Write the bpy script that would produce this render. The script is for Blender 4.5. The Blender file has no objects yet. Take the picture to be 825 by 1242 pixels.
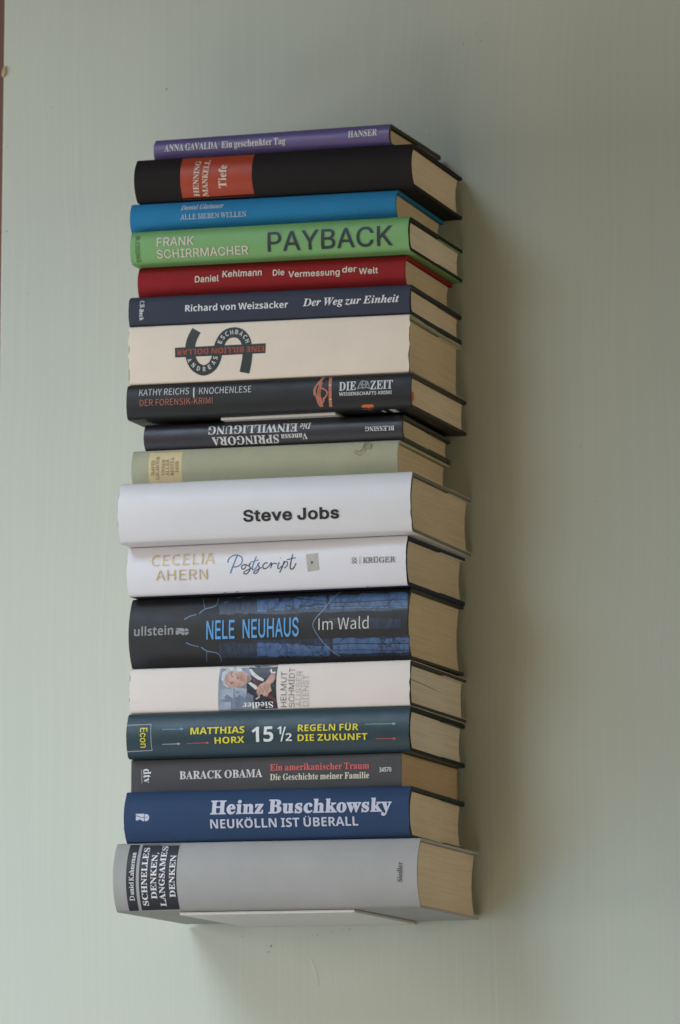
import bpy, bmesh, math, random
from mathutils import Vector, Matrix, noise
from mathutils.geometry import delaunay_2d_cdt

random.seed(11)
SC = bpy.context.scene
COL = SC.collection
CM = 0.01

# ---------------------------------------------------------------- camera
CAM_F = 6154.355            # focal length in photograph pixels
CAM_P = (0.98147, -3.54739, -0.48078)
CAM_R = [[0.9515756, 0.3073907, 0.0038394], [0.039492, -0.1346204, 0.99011], [-0.3048675, 0.9420129, 0.140241]]   # right, up, forward
cam = bpy.data.cameras.new('camera')
cam.sensor_fit = 'VERTICAL'
cam.sensor_height = 24.0
cam.lens = CAM_F / 1242.0 * 24.0
cam.clip_start = 0.05
cam.clip_end = 60.0
cam_ob = bpy.data.objects.new('camera', cam)
COL.objects.link(cam_ob)
cam_ob.matrix_world = Matrix([[CAM_R[0][i], CAM_R[1][i], -CAM_R[2][i], CAM_P[i]] for i in range(3)] + [[0, 0, 0, 1]])
cam.dof.use_dof = True
cam.dof.focus_distance = 3.52
cam.dof.aperture_fstop = 9.0
SC.camera = cam_ob

# ---------------------------------------------------------------- light: one window, dim warm room
SC.view_settings.view_transform = 'Standard'
SC.view_settings.look = 'None'
SC.view_settings.gamma = 1.0
SC.view_settings.exposure = 0.0
SC.cycles.max_bounces = 6
SC.cycles.diffuse_bounces = 4
SC.cycles.glossy_bounces = 3
SC.cycles.use_adaptive_sampling = True
SC.cycles.use_denoising = True

world = bpy.data.worlds.new('World')
SC.world = world
world.use_nodes = True
bg = world.node_tree.nodes['Background']
bg.inputs['Color'].default_value = (0.80, 0.95, 0.85, 1)
bg.inputs['Strength'].default_value = 0.03


def area(name, loc, target, sx, sy, power, color, spread=180):
    L = bpy.data.lights.new(name, 'AREA')
    L.shape = 'RECTANGLE'
    L.size, L.size_y = sx, sy
    L.energy = power
    L.color = color
    L.spread = math.radians(spread)
    o = bpy.data.objects.new(name, L)
    COL.objects.link(o)
    o.location = loc
    o.rotation_euler = (Vector(target) - Vector(loc)).to_track_quat('-Z', 'Y').to_euler()
    return o


AIM = (-0.25, 0.0, -0.10)
# tall window at the left (grazing), sky through its upper part, then the warm room answering from the right, the front and the floor
area('side_window_light', (-1.8, -0.78, -0.15), AIM, 0.8, 0.8, 14.0, (0.95, 0.93, 0.94), 180)
area('sky_window_light', (-1.0, -1.8, 1.0), (-0.40, 0.0, -0.50), 1.0, 1.0, 3.0, (0.62, 0.77, 0.96), 48)
area('room_light', (2.3, -0.95, 0.1), (-0.1, 0.0, 0.0), 1.2, 1.2, 11.5, (1.0, 0.85, 0.58), 180)
area('low_blue_fill', (-1.25, -1.0, -1.0), (-0.15, 0.0, -0.42), 0.8, 0.8, 1.5, (0.50, 0.72, 1.0), 80)  # added blue fill for the lower wall, not a window of its own
area('room_front_light', (-1.0, -2.4, 0.2), AIM, 1.4, 1.4, 4.4, (1.0, 0.84, 0.58), 180)
area('floor_bounce_light', (-0.2, -2.0, -1.6), AIM, 1.2, 1.2, 11.5, (1.0, 0.85, 0.68), 180)


# ---------------------------------------------------------------- materials
def new_mat(name):
    m = bpy.data.materials.new(name)
    m.use_nodes = True
    nt = m.node_tree
    return m, nt, nt.nodes['Principled BSDF']


def node(nt, typ, **kw):
    n = nt.nodes.new(typ)
    for k, v in kw.items():
        setattr(n, k, v)
    return n


def coords(nt, scale):
    tc = node(nt, 'ShaderNodeTexCoord')
    mp = node(nt, 'ShaderNodeMapping')
    mp.inputs['Scale'].default_value = scale
    nt.links.new(tc.outputs['Object'], mp.inputs['Vector'])
    return mp.outputs['Vector']


def noise_tex(nt, scale, detail=3, rough=0.55, vec=(1, 1, 1), distort=0.0):
    n = node(nt, 'ShaderNodeTexNoise')
    n.inputs['Scale'].default_value = scale
    n.inputs['Detail'].default_value = detail
    n.inputs['Roughness'].default_value = rough
    n.inputs['Distortion'].default_value = distort
    nt.links.new(coords(nt, vec), n.inputs['Vector'])
    return n


def vary(nt, b, col, fac, amount, tint=None):
    """base colour wandering a little between two close tones"""
    mix = node(nt, 'ShaderNodeMix', data_type='RGBA')
    lo = tint or tuple(max(0, c * (1 - amount)) for c in col)
    hi = tuple(min(1, c * (1 + amount * 0.6)) for c in col)
    mix.inputs[6].default_value = (*lo, 1)
    mix.inputs[7].default_value = (*hi, 1)
    nt.links.new(fac, mix.inputs[0])
    nt.links.new(mix.outputs[2], b.inputs['Base Color'])
    return mix


def bump(nt, b, height, strength, dist):
    bp = node(nt, 'ShaderNodeBump')
    bp.inputs['Strength'].default_value = strength
    bp.inputs['Distance'].default_value = dist
    nt.links.new(height, bp.inputs['Height'])
    prev = b.inputs['Normal'].links
    if prev:
        nt.links.new(prev[0].from_socket, bp.inputs['Normal'])
    nt.links.new(bp.outputs['Normal'], b.inputs['Normal'])


def mat_paper(name, col, rough=0.42, coat=0.0, wear=0.10):
    """printed jacket paper: faint mottling, slightly uneven sheen"""
    m, nt, b = new_mat(name)
    n = noise_tex(nt, 26, 5)
    mx = vary(nt, b, col, n.outputs['Fac'], wear)
    sn = noise_tex(nt, 150, 6, .72, vec=(.35, 1, 1), distort=.6)
    sr = node(nt, 'ShaderNodeMapRange')
    sr.inputs['From Min'].default_value = .66
    sr.inputs['From Max'].default_value = .74
    sr.inputs['To Max'].default_value = .5
    nt.links.new(sn.outputs['Fac'], sr.inputs['Value'])
    sm = node(nt, 'ShaderNodeMix', data_type='RGBA')
    lum = sum(col) / 3
    sm.inputs[7].default_value = (*[c * .55 + .16 if lum < .4 else c * .78 for c in col], 1)
    nt.links.new(sr.outputs['Result'], sm.inputs[0])
    nt.links.new(mx.outputs[2], sm.inputs[6])
    nt.links.new(sm.outputs[2], b.inputs['Base Color'])
    n2 = noise_tex(nt, 60, 3)
    mr = node(nt, 'ShaderNodeMapRange')
    mr.inputs['To Min'].default_value = rough - 0.04
    mr.inputs['To Max'].default_value = rough + 0.16
    nt.links.new(n2.outputs['Fac'], mr.inputs['Value'])
    nt.links.new(mr.outputs['Result'], b.inputs['Roughness'])
    b.inputs['Coat Weight'].default_value = coat
    b.inputs['Coat Roughness'].default_value = 0.5
    b.inputs['Specular IOR Level'].default_value = 0.42
    n3 = noise_tex(nt, 38, 4)
    bump(nt, b, n3.outputs['Fac'], 0.35, 0.0016)
    n4 = noise_tex(nt, 1400, 2)
    bump(nt, b, n4.outputs['Fac'], 0.15, 0.0003)
    return m


def mat_cloth(name, col, rough=0.8, weave=0.5):
    """book cloth or laid paper with a fine weave"""
    m, nt, b = new_mat(name)
    n = noise_tex(nt, 30, 6)
    vary(nt, b, col, n.outputs['Fac'], 0.16)
    b.inputs['Roughness'].default_value = rough
    b.inputs['Specular IOR Level'].default_value = 0.18
    wx = noise_tex(nt, 900, 2, vec=(1.0, 1.0, 0.12))
    wz = noise_tex(nt, 900, 2, vec=(0.12, 0.6, 1.0))
    add = node(nt, 'ShaderNodeMath', operation='ADD')
    nt.links.new(wx.outputs['Fac'], add.inputs[0])
    nt.links.new(wz.outputs['Fac'], add.inputs[1])
    bump(nt, b, add.outputs[0], weave, 0.0006)
    return m


def mat_ink(name, col, rough=0.5, metal=0.0):
    m, nt, b = new_mat(name)
    n = noise_tex(nt, 160, 3)
    vary(nt, b, col, n.outputs['Fac'], 0.10)
    b.inputs['Roughness'].default_value = rough
    b.inputs['Metallic'].default_value = metal
    return m


def mat_pages(name, col, dark):
    """stacked leaves seen at their edge: streaks run along the depth of the book"""
    m, nt, b = new_mat(name)
    n = noise_tex(nt, 1100, 5, 0.75, vec=(0.5, 0.012, 1.0))
    n2 = noise_tex(nt, 22, 4)
    ramp = node(nt, 'ShaderNodeMapRange')
    ramp.inputs['From Min'].default_value = 0.22
    ramp.inputs['From Max'].default_value = 0.58
    nt.links.new(n.outputs['Fac'], ramp.inputs['Value'])
    mix = vary(nt, b, col, ramp.outputs['Result'], 0.12, dark)
    mix2 = node(nt, 'ShaderNodeMix', data_type='RGBA', blend_type='MULTIPLY')
    mix2.inputs[0].default_value = 0.18
    nt.links.new(mix.outputs[2], mix2.inputs[6])
    nt.links.new(n2.outputs['Fac'], mix2.inputs[7])
    nt.links.new(mix2.outputs[2], b.inputs['Base Color'])
    b.inputs['Roughness'].default_value = 0.9
    bump(nt, b, n.outputs['Fac'], 0.25, 0.0005)
    return m


def mat_wall():
    """pale sage paint over softwood: brushed vertical grain shows through the coat"""
    m, nt, b = new_mat('sage_painted_wood')
    big = noise_tex(nt, 3.0, 4, vec=(1, 1, 0.5))
    vary(nt, b, (0.562, 0.588, 0.488), big.outputs['Fac'], 0.05)
    b.inputs['Roughness'].default_value = 0.62
    tc = node(nt, 'ShaderNodeTexCoord')
    # slow sideways wander so the grain lines bow now and then
    mp = node(nt, 'ShaderNodeMapping')
    mp.inputs['Scale'].default_value = (2.2, 1, 2.2)
    nt.links.new(tc.outputs['Object'], mp.inputs['Vector'])
    wn = node(nt, 'ShaderNodeTexNoise')
    wn.inputs['Scale'].default_value = 1.4
    wn.inputs['Detail'].default_value = 2
    nt.links.new(mp.outputs['Vector'], wn.inputs['Vector'])
    sub = node(nt, 'ShaderNodeVectorMath', operation='MULTIPLY_ADD')
    nt.links.new(wn.outputs['Color'], sub.inputs[0])
    sub.inputs[1].default_value = (0.035, 0, 0)
    nt.links.new(tc.outputs['Object'], sub.inputs[2])

    def streak(scale, vec, detail):
        mpp = node(nt, 'ShaderNodeMapping')
        mpp.inputs['Scale'].default_value = vec
        nt.links.new(sub.outputs[0], mpp.inputs['Vector'])
        t = node(nt, 'ShaderNodeTexNoise')
        t.inputs['Scale'].default_value = scale
        t.inputs['Detail'].default_value = detail
        t.inputs['Roughness'].default_value = 0.6
        nt.links.new(mpp.outputs['Vector'], t.inputs['Vector'])
        return t.outputs['Fac']
    fine = streak(300, (1, 1, 0.010), 2)
    coarse = streak(75, (1, 1, 0.008), 3)
    # sharp, sparse grain ridges
    rid = node(nt, 'ShaderNodeMath', operation='PINGPONG')
    mul = node(nt, 'ShaderNodeMath', operation='MULTIPLY')
    nt.links.new(coarse, mul.inputs[0])
    mul.inputs[1].default_value = 9.0
    nt.links.new(mul.outputs[0], rid.inputs[0])
    rid.inputs[1].default_value = 1.0
    pw = node(nt, 'ShaderNodeMath', operation='POWER')
    nt.links.new(rid.outputs[0], pw.inputs[0])
    pw.inputs[1].default_value = 5.0
    patch = noise_tex(nt, 7.0, 3, vec=(1, 1, 0.5))
    pm = node(nt, 'ShaderNodeMapRange')
    pm.inputs['From Min'].default_value = 0.42
    pm.inputs['From Max'].default_value = 0.66
    nt.links.new(patch.outputs['Fac'], pm.inputs['Value'])
    rp = node(nt, 'ShaderNodeMath', operation='MULTIPLY')
    nt.links.new(pw.outputs[0], rp.inputs[0])
    nt.links.new(pm.outputs['Result'], rp.inputs[1])
    stip = noise_tex(nt, 420, 3)
    sv = node(nt, 'ShaderNodeMapRange')
    sv.inputs['From Min'].default_value, sv.inputs['From Max'].default_value = .3, .7
    sv.inputs['To Min'].default_value, sv.inputs['To Max'].default_value = .978, 1.012
    nt.links.new(fine, sv.inputs['Value'])
    rv = node(nt, 'ShaderNodeMath', operation='MULTIPLY_ADD')
    nt.links.new(rp.outputs[0], rv.inputs[0])
    rv.inputs[1].default_value = .018
    nt.links.new(sv.outputs['Result'], rv.inputs[2])
    base = b.inputs['Base Color'].links[0].from_socket
    sc_ = node(nt, 'ShaderNodeVectorMath', operation='SCALE')
    nt.links.new(base, sc_.inputs[0])
    nt.links.new(rv.outputs[0], sc_.inputs['Scale'])
    nt.links.new(sc_.outputs[0], b.inputs['Base Color'])
    bump(nt, b, fine, 0.17, 0.0007)
    bump(nt, b, rp.outputs[0], 0.13, 0.0005)
    bump(nt, b, stip.outputs['Fac'], 0.18, 0.0005)
    return m


INK = {}
for k, c, r in [
    ('offwhite', (.68, .66, .62), .5), ('cream', (.72, .62, .50), .5), ('palegrey', (.50, .58, .64), .5),
    ('darkgreen', (.020, .045, .02), .5), ('charcoal', (.022, .030, .036), .5), ('white', (.78, .78, .76), .45),
    ('orangered', (.42, .075, .035), .5), ('lightgrey', (.68, .66, .64), .5), ('salmon', (.52, .17, .095), .5),
    ('brown', (.24, .155, .085), .6), ('nearblack', (.012, .012, .012), .5), ('slate', (.11, .11, .115), .5),
    ('midgrey', (.30, .30, .31), .5), ('skyblue', (.11, .36, .68), .5), ('thingrey', (.20, .19, .18), .5),
    ('thinpale', (.50, .48, .47), .5), ('yellow', (.80, .68, .03), .5), ('rose', (.66, .12, .11), .5),
    ('creamy', (.70, .66, .52), .5), ('lavender', (.58, .58, .67), .5), ('red', (.55, .07, .05), .5),
    ('label_red', (.42, .046, .010), .5), ('label_yellow', (.72, .58, .31), .6), ('label_black', (.020, .020, .026), .55),
    ('logo_dark', (.022, .032, .028), .5), ('navy', (.015, .022, .045), .5), ('blue_print', (.060, .135, .30), .4),
    ('blue_pale', (.15, .25, .38), .4), ('branch', (.014, .018, .028), .45), ('trunk', (.034, .032, .034), .4),
    ('envelope', (.50, .46, .40), .6), ('ink_blue', (.10, .20, .36), .5), ('ink_navy', (.05, .065, .12), .5),
    ('skin', (.52, .30, .22), .45), ('skin_dark', (.34, .17, .12), .45), ('suit', (.014, .017, .026), .45),
    ('photo_bg', (.22, .27, .36), .45), ('photo_bg_pale', (.33, .38, .46), .45), ('hair', (.58, .57, .56), .45),
    ('arrow_blue', (.10, .36, .62), .5), ('arrow_red', (.55, .10, .08), .5), ('arrow_green', (.22, .48, .26), .5),
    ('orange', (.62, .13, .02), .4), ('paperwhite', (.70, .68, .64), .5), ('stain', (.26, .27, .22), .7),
    ('rust', (.42, .34, .24), .7), ('greyline', (.42, .42, .42), .5), ('envelope_line', (.33, .30, .25), .6),
]:
    INK[k] = mat_ink('ink_' + k, c, r)
INK['gold'] = mat_ink('gold_foil', (.60, .43, .15), .36, 0.1)


def mottled(name, lo, hi, scale, vec, lim=(.35, .62), rough=.42):
    """printed picture tone broken up the way a photograph is"""
    m, nt, b = new_mat(name)
    n = noise_tex(nt, scale, 5, .65, vec=vec)
    r = node(nt, 'ShaderNodeMapRange')
    r.inputs['From Min'].default_value, r.inputs['From Max'].default_value = lim
    nt.links.new(n.outputs['Fac'], r.inputs['Value'])
    vary(nt, b, hi, r.outputs['Result'], 0, lo)
    b.inputs['Roughness'].default_value = rough
    return m


INK['blue_print'] = mottled('print_sky_between_trees', (.026, .052, .110), (.066, .135, .285), 300, (1, 1, .30), (.26, .62))
INK['blue_dim'] = mottled('print_far_forest', (.014, .016, .022), (.028, .050, .10), 330, (1.6, 1, .30), (.36, .70))
INK['trunk'] = mottled('print_bark', (.020, .019, .021), (.042, .038, .038), 300, (.3, 1, 1))
INK['skin'] = mottled('print_skin', (.36, .185, .13), (.60, .37, .29), 170, (1, 1, 1), (.32, .58))
INK['suit'] = mottled('print_suit', (.008, .009, .014), (.028, .030, .040), 200, (1, 1, 1))
INK['photo_bg'] = mottled('print_room', (.11, .14, .20), (.25, .30, .39), 70, (1, 1, .6))
INK['photo_bg_pale'] = mottled('print_room_pale', (.22, .26, .33), (.40, .45, .52), 90, (1, 1, .6))
INK['hair'] = mottled('print_hair', (.36, .35, .35), (.66, .65, .64), 300, (1, 1, 1))
INK['tie'] = mottled('print_tie', (.05, .012, .014), (.22, .04, .04), 600, (1, 1, 1))

# ---------------------------------------------------------------- glyph outlines (1000 units to the cap height)
GLYPHS = {
    'SB': {
        'A': (959, [[-19,0,-19,40,20,46,52,66,108,164,453,1024,493,1022,844,190,903,75,933,49,973,40,973,0,503,0,503,40,593,55,622,100,599,178,555,291,227,291,173,155,166,129,164,106,191,56,271,40,280,40,280,0],[249,353,531,353,388,701]]),
        'B': (972, [[35,0,35,38,98,48,137,71,157,113,164,180,164,810,152,906,112,951,34,963,34,1000,484,1000,698,974,827,898,870,770,843,664,763,588,630,543,790,490,887,406,919,289,893,167,815,76,690,19,522,0],[400,553,413,553,513,564,578,598,614,661,625,758,617,845,591,906,545,941,475,953,434,948,412,933,400,858],[487,53,568,67,622,108,651,178,661,282,648,386,608,456,539,494,434,507,400,507,400,143,418,73,445,58]]),
        'C': (1028, [[563,-24,424,-7,302,44,200,124,122,229,74,357,58,501,74,645,123,771,201,875,305,955,429,1005,569,1022,679,1008,807,966,851,956,896,972,920,1022,959,1022,959,677,922,677,862,800,782,894,688,954,583,973,434,921,345,762,316,497,348,250,447,101,611,52,699,63,786,98,868,155,941,233,982,195,868,73,729,1]]),
        'D': (1088, [[44,0,44,38,102,46,138,65,156,101,162,164,162,822,155,894,133,936,94,956,32,963,32,1000,487,1000,720,968,890,870,994,713,1028,500,970,222,794,56,501,0],[488,53,614,81,701,164,753,305,770,503,739,752,645,902,490,951,443,946,417,930,400,845,400,158,417,74,443,58]]),
        'E': (971, [[31,0,31,37,97,44,137,65,158,105,165,171,165,810,158,889,136,934,97,956,35,963,35,1000,876,1000,876,702,842,702,810,818,747,892,649,932,509,945,439,940,409,915,401,853,401,540,425,540,510,553,569,591,608,658,633,758,668,758,668,260,631,260,600,398,570,441,529,468,407,488,401,488,401,147,406,103,422,77,506,60,605,67,688,85,757,117,814,164,862,230,903,314,944,314,883,0]]),
        'F': (888, [[34,0,34,38,98,50,137,74,157,116,164,184,164,823,157,889,135,929,95,951,31,963,31,1000,864,1000,864,702,829,702,809,784,780,847,738,892,681,923,604,941,504,947,439,943,408,925,400,875,400,543,417,543,502,555,562,594,601,661,624,761,664,761,664,260,625,260,603,370,563,440,503,478,414,491,400,491,400,177,412,94,430,68,460,52,563,38,563,0]]),
        'G': (1115, [[588,-22,439,-6,310,43,205,121,126,226,77,354,60,503,77,647,126,773,204,877,306,956,428,1006,565,1022,684,1008,811,968,851,957,891,973,920,1022,960,1022,960,676,922,676,886,760,839,832,784,891,723,936,656,964,587,973,439,921,350,763,320,500,339,296,395,148,485,58,605,28,676,36,721,60,744,100,752,156,752,280,745,338,723,374,678,393,605,400,605,435,1099,435,1099,400,1039,393,1003,375,985,340,979,282,979,63,785,-1]]),
        'H': (1149, [[34,0,34,38,98,48,137,69,157,110,164,177,164,832,157,892,136,931,98,953,35,963,35,1000,531,1000,531,963,448,948,410,912,400,832,400,550,751,550,751,832,741,912,704,948,619,963,619,1000,1114,1000,1114,963,1050,952,1012,931,993,894,987,832,987,177,993,114,1013,72,1051,48,1114,38,1114,0,619,0,619,38,683,47,723,67,744,107,751,177,751,485,400,485,400,177,406,110,426,69,466,48,531,38,531,0]]),
        'I': (572, [[29,0,29,38,93,50,134,71,157,107,165,165,165,850,159,906,139,939,98,956,29,963,29,1000,537,1000,537,963,471,956,430,939,408,906,401,850,401,170,412,97,452,58,540,38,540,0]]),
        'K': (1121, [[35,0,35,38,100,48,139,69,159,110,165,177,165,832,158,892,138,931,99,954,37,963,37,1000,532,1000,532,963,450,948,412,912,401,832,401,513,705,820,750,875,765,919,734,952,639,963,639,1000,1066,1000,1066,963,1047,963,911,920,757,792,594,625,1018,102,1069,55,1140,38,1140,0,617,0,617,38,672,40,706,46,733,75,695,145,438,469,401,435,401,177,408,110,428,69,467,48,532,38,532,0]]),
        'L': (937, [[34,0,34,38,98,48,137,69,157,110,164,177,164,832,157,894,136,933,98,954,35,963,35,1000,549,1000,549,963,457,953,430,938,412,914,400,832,400,181,407,103,439,69,513,60,611,67,691,87,757,122,812,175,858,246,898,339,938,339,882,0]]),
        'M': (1392, [[31,0,31,38,94,48,135,69,158,110,165,174,165,839,155,913,116,949,32,963,32,1000,406,1000,696,313,987,1000,1355,1000,1355,963,1296,952,1257,929,1237,890,1230,830,1230,187,1240,94,1277,51,1354,38,1354,0,869,0,869,38,950,55,988,97,999,183,999,876,633,0,593,0,232,854,232,176,239,106,263,65,305,45,372,38,372,0]]),
        'N': (1084, [[885,-24,235,768,235,173,241,107,260,68,300,47,366,38,366,0,40,0,40,38,119,51,156,91,167,173,167,853,80,951,40,963,40,1000,344,1000,858,370,858,829,848,909,810,948,727,963,727,1000,1053,1000,1053,963,989,954,951,933,933,893,926,827,926,-24]]),
        'O': (1153, [[572,-24,467,-14,370,16,283,64,207,127,145,204,99,294,70,393,60,500,70,607,99,706,145,795,208,872,285,936,374,984,474,1014,583,1024,688,1014,785,985,872,938,947,875,1009,799,1055,709,1085,609,1094,500,1085,393,1055,294,1008,204,945,127,869,64,779,16,680,-14],[581,27,721,79,805,237,833,500,816,705,763,853,680,943,571,973,431,921,347,763,319,500,336,296,389,147,473,57]]),
        'P': (917, [[34,0,34,38,98,48,137,69,157,110,164,177,164,832,157,892,136,931,98,953,35,963,35,1000,469,1000,631,992,737,966,805,927,855,873,888,807,898,729,875,616,805,527,690,470,531,451,400,451,400,177,406,110,426,69,466,48,531,38,531,0],[400,504,442,504,536,517,597,555,630,622,642,723,632,823,604,892,553,933,475,947,415,931,400,875]]),
        'R': (1038, [[34,0,34,38,98,48,137,69,157,110,164,177,164,832,157,892,136,931,98,953,35,963,35,1000,476,1000,670,984,807,935,889,853,916,735,891,626,816,545,692,491,948,111,993,56,1050,38,1055,38,1055,0,743,0,442,466,400,466,400,177,406,110,426,69,466,48,531,38,531,0],[400,513,447,513,546,527,614,567,654,637,667,737,647,854,589,924,493,947,444,942,417,928,400,847]]),
        'S': (857, [[94,-24,94,347,137,347,182,207,245,109,328,52,432,32,507,44,564,79,600,131,612,196,583,284,494,351,357,419,246,485,169,555,124,634,109,729,119,812,147,884,193,943,253,987,325,1014,406,1024,504,1013,619,984,640,979,658,976,688,988,704,1024,745,1024,745,701,708,701,682,778,645,845,598,900,545,942,487,968,426,976,359,966,307,937,274,891,263,835,272,782,301,739,414,665,556,599,697,512,740,464,768,413,789,292,778,204,744,127,690,64,617,17,527,-12,422,-22,348,-17,276,1,216,21,186,27,152,15,134,-24]]),
        'T': (929, [[202,0,202,38,269,46,312,68,335,110,342,177,342,951,327,951,223,935,143,886,89,806,63,698,24,698,24,1000,901,1000,901,696,864,696,823,838,731,923,590,951,578,951,578,177,585,108,607,66,650,45,720,38,720,0]]),
        'U': (1081, [[544,-28,369,-5,251,63,183,178,161,341,161,832,154,892,133,931,95,953,32,963,32,1000,528,1000,528,963,445,948,406,912,397,832,397,307,409,193,446,113,510,65,603,49,747,82,833,182,861,350,861,830,854,891,833,930,791,952,721,963,721,1000,1041,1000,1041,963,985,949,951,926,933,887,928,830,928,398,904,202,834,71,715,-3]]),
        'V': (940, [[466,-28,97,836,49,923,17,949,-31,963,-31,1000,463,1000,463,963,365,949,342,930,335,900,354,830,568,314,764,829,779,898,772,929,750,948,656,963,656,1000,971,1000,971,963,929,957,897,939,839,841,504,-28]]),
        'W': (1342, [[375,-24,71,863,33,938,6,956,-34,963,-34,1000,397,1000,397,963,329,948,313,930,308,901,324,819,490,336,661,774,628,876,610,919,587,943,503,963,503,1000,965,1000,965,963,888,948,863,904,876,848,1041,364,1187,811,1205,892,1199,925,1181,945,1105,963,1105,1000,1370,1000,1370,963,1333,950,1305,925,1263,833,979,-24,940,-24,693,678,417,-24]]),
        'Z': (971, [[44,0,44,24,606,944,471,944,310,923,253,893,206,847,168,782,134,695,97,695,125,1000,892,1000,892,973,336,63,525,63,662,81,767,134,843,226,894,360,931,360,894,0]]),
        'a': (755, [[559,-22,474,3,440,77,332,5,209,-19,141,-8,88,25,55,76,44,139,68,227,139,299,261,360,437,417,437,529,430,583,410,620,375,642,324,649,253,637,229,602,249,563,270,507,263,471,241,443,209,425,170,419,129,426,98,446,79,478,72,519,81,568,108,611,151,648,208,676,277,693,355,699,490,685,578,642,627,568,643,462,643,137,647,87,668,75,704,91,723,60,646,-1],[332,74,382,90,437,139,437,372,338,333,279,270,260,184,278,101]]),
        'c': (645, [[342,-22,262,-11,190,24,129,78,83,149,53,234,43,329,54,430,88,520,141,595,210,652,292,688,383,701,478,689,549,655,594,603,609,538,603,501,585,473,556,454,519,448,453,474,431,550,432,574,434,596,418,638,372,652,302,625,260,545,246,412,260,270,301,167,365,105,448,84,524,103,596,158,625,133,499,17]]),
        'd': (813, [[307,-22,234,-11,170,23,117,76,77,146,51,229,43,323,52,429,79,521,122,597,178,653,246,688,320,699,414,678,490,615,490,881,484,919,466,945,386,965,386,1000,701,1000,701,165,713,89,735,71,776,60,776,24,645,12,490,-22,490,86,413,5],[376,62,410,69,443,91,471,124,490,167,490,531,478,565,453,592,382,617,324,599,286,549,265,461,258,336,264,215,285,128,321,79]]),
        'e': (661, [[338,-22,257,-11,186,23,126,77,81,150,52,240,43,345,53,442,83,528,130,599,191,653,264,688,345,699,459,678,546,615,602,514,621,381,621,364,257,364,278,214,339,123,438,93,520,117,593,189,625,159,500,23],[255,422,442,422,442,472,424,608,397,641,354,652,280,601,255,447]]),
        'f': (469, [[32,0,32,35,87,48,109,77,115,161,115,608,35,608,35,681,115,681,115,776,133,879,186,956,270,1005,382,1021,465,1010,527,979,565,932,578,878,572,836,553,805,525,787,493,780,429,802,412,827,406,858,423,923,430,937,434,950,424,968,395,973,358,966,337,944,324,857,324,681,447,681,447,608,324,608,324,143,330,88,347,56,381,41,438,35,438,0]]),
        'g': (718, [[320,-308,195,-298,105,-267,49,-220,31,-164,61,-101,150,-56,76,-2,52,66,62,118,93,162,146,203,224,242,93,330,49,466,58,531,87,588,133,634,192,670,264,692,345,699,430,691,512,668,696,668,696,588,588,588,627,521,640,447,632,386,606,332,566,287,513,254,450,233,378,226,344,227,311,229,247,207,228,184,221,156,243,120,310,108,385,108,569,88,626,64,664,28,686,-20,693,-81,669,-176,598,-248,481,-293],[345,273,390,285,418,320,433,379,438,463,433,548,418,606,390,640,345,652,301,640,272,606,256,548,251,463,256,379,272,320,301,285],[353,-255,478,-243,553,-206,578,-145,570,-112,547,-91,450,-75,212,-75,174,-113,161,-159,173,-196,208,-227,267,-248]]),
        'h': (836, [[40,0,40,35,99,56,115,122,115,876,100,942,78,959,41,966,41,1000,324,1000,324,586,418,671,534,699,640,673,704,595,726,465,726,122,740,57,762,41,798,35,798,0,444,0,444,35,454,35,501,57,516,122,516,476,503,566,482,588,445,596,381,576,324,516,324,122,338,57,360,41,395,35,395,0]]),
        'i': (435, [[221,795,178,803,142,827,119,862,111,906,119,949,142,985,178,1010,221,1018,265,1010,300,985,324,949,332,906,324,862,299,827,264,803],[40,0,40,35,100,56,115,122,115,553,103,625,44,645,46,681,326,681,326,122,339,58,395,35,395,0]]),
        'k': (788, [[38,0,38,35,100,57,115,122,115,873,103,943,83,958,44,965,46,1000,324,1000,324,370,499,544,526,579,535,611,516,636,459,645,451,645,451,681,758,681,758,645,677,624,603,571,488,459,760,75,790,45,826,35,826,0,463,0,463,35,476,35,513,44,525,69,509,108,357,323,324,295,324,122,338,58,395,35,395,0]]),
        'l': (438, [[40,0,40,35,100,56,115,122,115,873,103,942,83,958,44,965,44,1000,326,1000,326,122,339,58,395,35,395,0]]),
        'm': (1217, [[40,0,40,35,99,56,115,122,115,556,100,623,78,640,41,646,41,681,322,681,322,581,413,670,521,699,642,668,704,574,800,668,917,699,1022,673,1085,595,1106,465,1106,122,1120,57,1141,41,1177,35,1177,0,829,0,829,35,864,42,885,58,900,122,900,476,886,566,865,588,829,596,767,577,712,521,712,122,726,58,747,42,782,35,782,0,438,0,438,35,473,42,494,58,509,122,509,476,496,566,475,588,438,596,374,576,322,516,322,122,335,58,355,43,389,35,389,0]]),
        'n': (836, [[40,0,40,35,99,56,115,122,115,556,100,623,78,640,41,646,41,681,324,681,324,587,417,671,534,699,640,673,704,595,726,465,726,122,740,57,762,41,798,35,798,0,444,0,444,35,454,35,501,57,516,122,516,476,503,566,482,588,445,596,381,576,324,516,324,122,338,57,360,41,395,35,395,0]]),
        'o': (739, [[370,-22,279,-10,198,25,132,81,83,154,52,241,41,338,52,437,83,524,132,597,198,653,278,688,369,699,459,688,538,653,604,599,654,527,686,439,696,338,686,238,654,150,604,78,539,24,460,-11],[370,25,423,40,459,86,477,178,482,338,476,499,456,594,421,641,370,656,316,641,282,594,263,499,257,339,263,179,282,86,317,40]]),
        'r': (631, [[40,0,40,35,100,56,115,122,115,553,102,626,44,645,46,681,320,681,320,553,362,616,411,662,462,690,512,699,566,691,605,667,628,631,636,584,629,545,611,515,581,495,544,488,487,507,454,549,414,571,384,561,355,530,334,483,327,422,327,122,333,81,349,55,434,35,434,0]]),
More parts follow.
